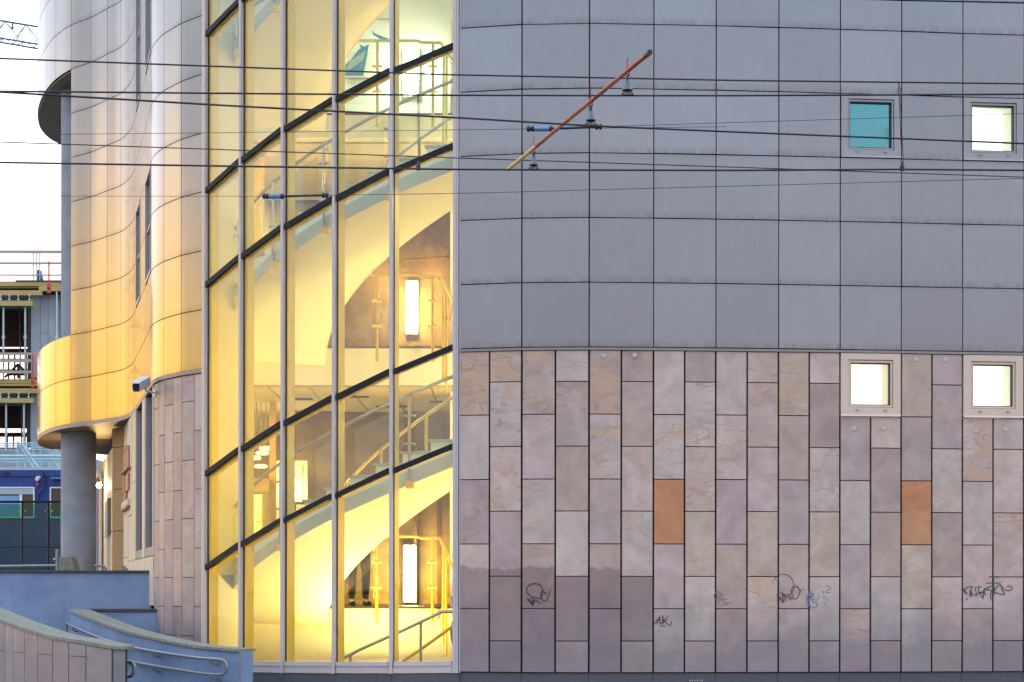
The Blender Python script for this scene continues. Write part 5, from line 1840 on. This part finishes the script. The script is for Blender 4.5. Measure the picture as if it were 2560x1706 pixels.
# brick building further away seen under the deck
FB = thing('brick_house', 'low red brick house seen through the scaffold', 'house', (-24, 95, -.45))
D = 95
mb = MB(); mb.box(*bx(-500, 62, 1128, 1480, D, 6)); mb.build('wall', M['brick_far'], FB)
for q, px in enumerate((-40, -12, 10, 40)):
    mb = MB(); mb.box(*bx(px, px + 13, 1140, 1164, D - .1, .08)); mb.build('window', M['dark_glass'], FB)
mb = MB(); mb.box(*bx(-500, 66, 1122, 1128, D - .4, 7)); mb.build('roof', M['rust'], FB)

# ------------------------------------------------------------------ scaffold stair in front
D = 58.0
SC = thing('scaffold_stair', 'pale steel scaffold walkway with stair and rails above the blue cabin', 'scaffold', tuple(P3(80, 1172, D)))
def bars(nm, lst, r):
    mb = MB()
    for a, b in lst:
        mb.tube([P3(*a, D), P3(*b, D)], r, 6)
    return mb.build(nm, M['scaff'], SC, smooth=40)
for y, r in ((1110, .022), (1115, .018), (1121, .022), (1127, .018), (1142, .05), (1150, .04), (1153, .02), (1157, .02)):
    bars('rail', [((-120, y), (165, y))], r)
for x in (-70, -30, 44, 62, 83, 101, 124, 147):
    bars('standard', [((x, 1105), (x, 1174))], .03)
bars('stair_string', [((54, 1112), (96, 1172))], .055)
bars('stair_string', [((46, 1112), (84, 1172))], .045)
for q in range(7):
    f = q / 6
    bars('stair_tread', [((50 + 40 * f - 5, 1116 + 54 * f), (50 + 40 * f + 9, 1116 + 54 * f))], .03)
bars('brace', [((124, 1142), (150, 1174))], .025)
mb = MB(); mb.box(*bx(-120, 165, 1170, 1177.5, D - .4, 1.2)); mb.build('deck_board', M['scaff'], SC)
mb = MB(); mb.box(*bx(124, 150, 1122, 1174, D + .7, .05)); mb.build('mesh_panel', M['shutter'], SC)

# ------------------------------------------------------------------ blue site cabins
D = 55.0
for q, (px0, px1, lab) in enumerate(((-150, 86, 'blue site cabin with a half lowered roller shutter'), (87, 230, 'blue site cabin next to the round column'))):
    S = thing('site_cabin', lab, 'cabin', tuple(P3((px0 + px1) / 2, 1440, D)), 'blue site cabins')
    mb = MB(); mb.box(*bx(px0, px1, 1178, 1480, D, 2.4)); mb.build('cabin_wall', M['container'], S)
    mb = MB(); mb.box(*bx(px0 - .3, px1 + .3, 1176.5, 1192, D - .06, 2.5)); mb.build('roof_beam', M['container_dk'], S)
    for px in range(int(px0) + 6, int(px1), 7):
        mb = MB(); mb.box(*bx(px, px + 2, 1193, 1475, D - .02, .018)); mb.build('wall_rib', M['container'], S)
    wx0, wx1 = (px0 + 30, 87.2) if q == 0 else (124, 200)
    if q == 0:
        wx1 = 85.5
    mb = MB()
    for b in ((wx0, wx1, 1219, 1222), (wx0, wx1, 1293, 1297), (wx0, wx0 + 3, 1222, 1293), (wx1 - 3, wx1, 1222, 1293)):
        mb.box(*bx(*b, D - .10, .1))
    w = mb.build('window', M['white_paint'], S)
    mb = MB(); mb.box(*bx(wx0 + 3, wx1 - 3, 1222.3, 1292.7, D - .05, .02)); mb.build('pane', M['dark_glass'], w)
    if q == 0:
        for i in range(5):
            mb = MB(); mb.box(*bx(wx0 + 3, wx1 - 3, 1222.4 + i * 3, 1225.1 + i * 3, D - .085, .03)); mb.build('shutter_slat', M['shutter'], w)
        mb = MB(); mb.box(*bx(48, 55, 1237.6, 1292, D - .08, .025)); mb.build('mullion', M['white_paint'], w)
        mb = MB(); mb.box(*bx(-60, 47, 1241, 1292, D - .075, .02)); mb.build('sky_blue_blind', mottled('cabin_blind', (.12, .30, .55), (.16, .36, .62), 2, .5), w)
    else:
        mb = MB(); mb.box(*bx(126, 200, 1194, 1199, D - .25, .22)); mb.build('awning', mottled('awning_blue', (.04, .16, .40), (.06, .20, .46), 2, .5), S)
# faint dark lettering on the first cabin
mb = MB()
for x0, x1, y0, y1 in ((1.5, 4, 1184.5, 1188.5), (7.5, 12.5, 1182, 1189), (13.5, 18, 1181.5, 1189), (19, 24.5, 1181.5, 1189.5)):
    mb.box(*bx(x0, x1, y0, y1, D - .075, .006))
mb.build('worn_lettering', M['black'], bpy.data.objects['site_cabin'])
p = P3(94, 1200, D - .1)
S = thing('cabin_spotlight', 'white spotlight with a small red lamp below on the cabin corner', 'lamp', tuple(p))
mb = MB(); cam_body(mb, p + Vector((0, -.12, 0)), p + Vector((.03, .1, .06)), .05, .09, Vector((0, 0, 1))); mb.build('lamp_head', M['white_case'], S)
mb = MB(); mb.ball(P3(93.5, 1213, D - .1), .05); mb.build('red_lamp', M['red_paint'], S, smooth=50)
mb = MB(); mb.tube(catmull([P3(100, 1177, D - .12), P3(108, 1182, D - .14), P3(112, 1200, D - .12), P3(110, 1225, D - .12), P3(100, 1232, D - .12), P3(98, 1260, D - .12)], 4), .018, 6)
tag(mb.build('power_cable', M['black'], None, smooth=50), 'black cable drooping down the corner of the blue cabins', 'cable')

# ------------------------------------------------------------------ green glass barrier
D = 44.0
S = thing('glass_barrier', 'dark green glass barrier with a black top rail behind the terrace', 'barrier', tuple(P3(60, 1430, D)))
mb = MB(); mb.box(*bx(-200, 235, 1253.5, 1259, D - .05, .12)); mb.build('top_rail', M['transom'], S)
xs = [-145, -78, -11, 55, 121, 187, 235]
for x in xs:
    mb = MB(); mb.box(*bx(x - 2, x + 2, 1259.3, 1475, D - .02, .06)); mb.build('post', M['transom'], S)
for a, b in zip(xs[:-1], xs[1:]):
    mb = MB(); mb.box(*bx(a + 3, b - 3, 1262, 1470, D, .012)); g = mb.build('glass_sheet', M['green_glass'], S)
    for x in (a + 8, b - 8):
        mb = MB(); mb.tube([P3(x, 1279, D - .04), P3(x, 1279, D + .03)], .022, 8); mb.build('glass_clip', M['galv'], g)
mb = MB(); mb.box(*bx(-200, 235, 1369, 1371, D - .03, .02)); mb.build('mid_rail', M['transom'], S)

# ------------------------------------------------------------------ tower crane jib
D = 120.0
CR = thing('tower_crane', 'blue lattice tower crane with its jib reaching past the curved wall', 'crane', tuple(P3(420, 1480, D)))
def cr(nm, lst, r):
    mb = MB()
    for a, b, dy in lst:
        mb.tube([P3(*a, D + dy), P3(*b, D + dy)], r, 6)
    return mb.build(nm, M['crane'], CR)
def yt(x): return 53.5 + x * .163
def y1(x): return 97 + x * .165
def y2(x): return 107.5 + x * .172
cr('top_chord', [((-300, yt(-300)), (520, yt(520)), 0)], .055)
cr('lower_chord', [((-300, y1(-300)), (520, y1(520)), .6)], .05)
cr('lower_chord', [((-300, y2(-300)), (520, y2(520)), -.6)], .05)
for n, x in enumerate(range(-300, 520, 52)):
    x += 0
    for (ya, dy) in ((y1, .6), (y2, -.6)):
        cr('lacing', [((x + 51, yt(x + 51)), (x + 20, ya(x + 20)), dy * .5), ((x + 51, yt(x + 51)), (x + 98, ya(x + 98)), dy * .5)], .022)
    cr('lacing', [((x, y1(x)), (x + 26, y2(x + 26)), 0), ((x + 26, y2(x + 26)), (x + 52, y1(x + 52)), 0)], .022)
cr('trolley', [((30, yt(30) - 1), (30, yt(30) + 12), 0)], .05)
mb = MB(); c = P3(30, yt(30) + 13, D); mb.ball(c, .08); mb.build('pulley', M['crane'], CR)
for dx in (-12, 12):
    for dy in (-.3, .3):
        cr('mast_leg', [((420 + dx, 1480), (420 + dx, 60), dy)], .07)
for q in range(0, 1400, 60):
    cr('mast_lacing', [((408, 1480 - q), (432, 1420 - q), -.3)], .03)

# ------------------------------------------------------------------ people on the stairs
def person(label, foot, yaw, scale, cloth_top, cloth_leg, pose, back=False):
    x, y, z = foot
    S = thing('person', label, 'person', foot)
    def W(p):
        c, s = cos(yaw), sin(yaw)
        return Vector((x + (p[0] * c - p[1] * s) * scale, y + (p[0] * s + p[1] * c) * scale, z + p[2] * scale))
    J = {'pelvis': (0, 0, .95), 'waist': (0, 0, 1.10), 'chest': (0, .01, 1.33), 'neck': (0, .0, 1.48), 'head0': (0, -.01, 1.56), 'head1': (0, -.02, 1.66), 'head2': (0, -.01, 1.73)}
    for s, n in ((-1, 'l'), (1, 'r')):
        J['hip' + n] = (s * .09, 0, .92)
        J['knee' + n] = (s * .105, -.03, .50)
        J['ankle' + n] = (s * .11, .02, .09)
        J['toe' + n] = (s * .125, -.13, .035)
        J['sho' + n] = (s * .17, .01, 1.42)
        J['elb' + n] = (s * .235, .04, 1.14)
        J['wri' + n] = (s * .235, -.06, .91)
        J['hand' + n] = (s * .23, -.085, .83)
    J.update(pose)
    def skin(nm, names, edges, rad, mat):
        me = bpy.data.meshes.new(nm)
        me.from_pydata([W(J[a]) - Vector(foot) for a in names], [(names.index(a), names.index(b)) for a, b in edges], [])
        o = bpy.data.objects.new(nm, me)
        COL.objects.link(o)
        o.parent = S
        WLOC[o.name] = Vector(foot)
        mod = o.modifiers.new('skin', 'SKIN')
        for i, a in enumerate(names):
            v = me.skin_vertices[0].data[i]
            v.radius = (rad[a] * scale, rad[a] * scale)
            v.use_root = (i == 0)
        sb = o.modifiers.new('sub', 'SUBSURF'); sb.levels = 1; sb.render_levels = 1
        me.materials.append(mat)
        return o
    rad = dict(pelvis=.135, waist=.125, chest=.145, neck=.055, head0=.075, head1=.098, head2=.07)
    for n in 'lr':
        rad.update({'hip' + n: .09, 'knee' + n: .062, 'ankle' + n: .045, 'toe' + n: .04, 'sho' + n: .065, 'elb' + n: .045, 'wri' + n: .032, 'hand' + n: .035})
    body_names = ['pelvis', 'waist', 'chest', 'neck', 'head0', 'head1', 'head2'] + [a + n for n in 'lr' for a in ('hip', 'knee', 'ankle', 'toe', 'sho', 'elb', 'wri', 'hand')]
    edges = [('pelvis', 'waist'), ('waist', 'chest'), ('chest', 'neck'), ('neck', 'head0'), ('head0', 'head1'), ('head1', 'head2')]
    for n in 'lr':
        edges += [('pelvis', 'hip' + n), ('hip' + n, 'knee' + n), ('knee' + n, 'ankle' + n), ('ankle' + n, 'toe' + n), ('chest', 'sho' + n), ('sho' + n, 'elb' + n), ('elb' + n, 'wri' + n), ('wri' + n, 'hand' + n)]
    skin('body', body_names, edges, {k: v * .93 for k, v in rad.items()}, M['skin'])
    nm = ['pelvis'] + [a + n for n in 'lr' for a in ('hip', 'knee', 'ankle')]
    skin('trousers', nm, [e for e in edges if e[0] in nm and e[1] in nm], {k: v * 1.14 + .004 for k, v in rad.items()}, cloth_leg)
    nm = ['chest', 'waist', 'pelvis'] + [a + n for n in 'lr' for a in ('sho', 'elb', 'wri')]
    skin('jacket', nm, [e for e in edges if e[0] in nm and e[1] in nm], {k: v * 1.18 + .008 for k, v in rad.items()}, cloth_top)
    # hair, face, fingers, shoes
    h = W(J['head1'])
    mb = MB(); mb.lathe(h + Vector((0, .0, -.05)) * scale, [(.085 * scale, -.03 * scale), (.112 * scale, .03 * scale), (.11 * scale, .10 * scale), (.07 * scale, .155 * scale), (.02, .172 * scale)], 14); mb.build('hair', M['hair'], S, smooth=60)
    fwd = W((0, -1, 0)) - W((0, 0, 0)); fwd.normalize()
    rt = W((1, 0, 0)) - W((0, 0, 0)); rt.normalize()
    mb = MB()
    for n in 'lr':
        a, b = W(J['wri' + n]), W(J['hand' + n])
        dd = (b - a).normalized()
        for f in range(4):
            o0 = b + fwd * (.018 - .012 * f) * 1.2
            ln = (.07, .08, .075, .06)[f] * scale
            mb.tube([o0, o0 + dd * ln * .55, o0 + dd * ln * .9 - rt * .01 * (1 if n == 'r' else -1)], .008 * scale, 6, r1=.006)
        mb.tube([a.lerp(b, .5) + fwd * .015, b + fwd * .05 + dd * .01], .009 * scale, 6, r1=.007)
    mb.build('fingers', M['skin'], S, smooth=60)
    mb = MB()
    mb.tube([h + fwd * .085 * scale, h + fwd * .115 * scale + Vector((0, 0, -.02))], .014 * scale, 6)
    mb.build('nose', M['skin'], S, smooth=60)
    mb = MB()
    for s in (-1, 1):
        mb.ball(h + fwd * .088 * scale + rt * s * .034 * scale + Vector((0, 0, .012)), .010 * scale, 6)
    mb.build('eyes', M['black'], S)
    mb = MB()
    for n in 'lr':
        mb.tube([W(J['ankle' + n]) + Vector((0, 0, -.04)), W(J['toe' + n])], .05 * scale, 8, r1=.042 * scale)
    mb.build('shoes', M['black'], S, smooth=60)
    return S
px = XY(897, 30.6)
person('standing person in a dark jacket and brown trousers, mostly hidden by the white stair underside', (px[0], px[1], L[0]), radians(20), 1.0, M['cloth_dark'], M['cloth_brown'], {})
px = XY(1168, 28.3)
person('person in dark clothes going down beside the street wall, half hidden', (px[0], px[1], -.10), radians(-60), .98, M['cloth_dark'], M['cloth_dark'], {'kneel': (-.1, -.16, .55), 'anklel': (-.1, -.08, .14), 'toel': (-.1, -.22, .08)})
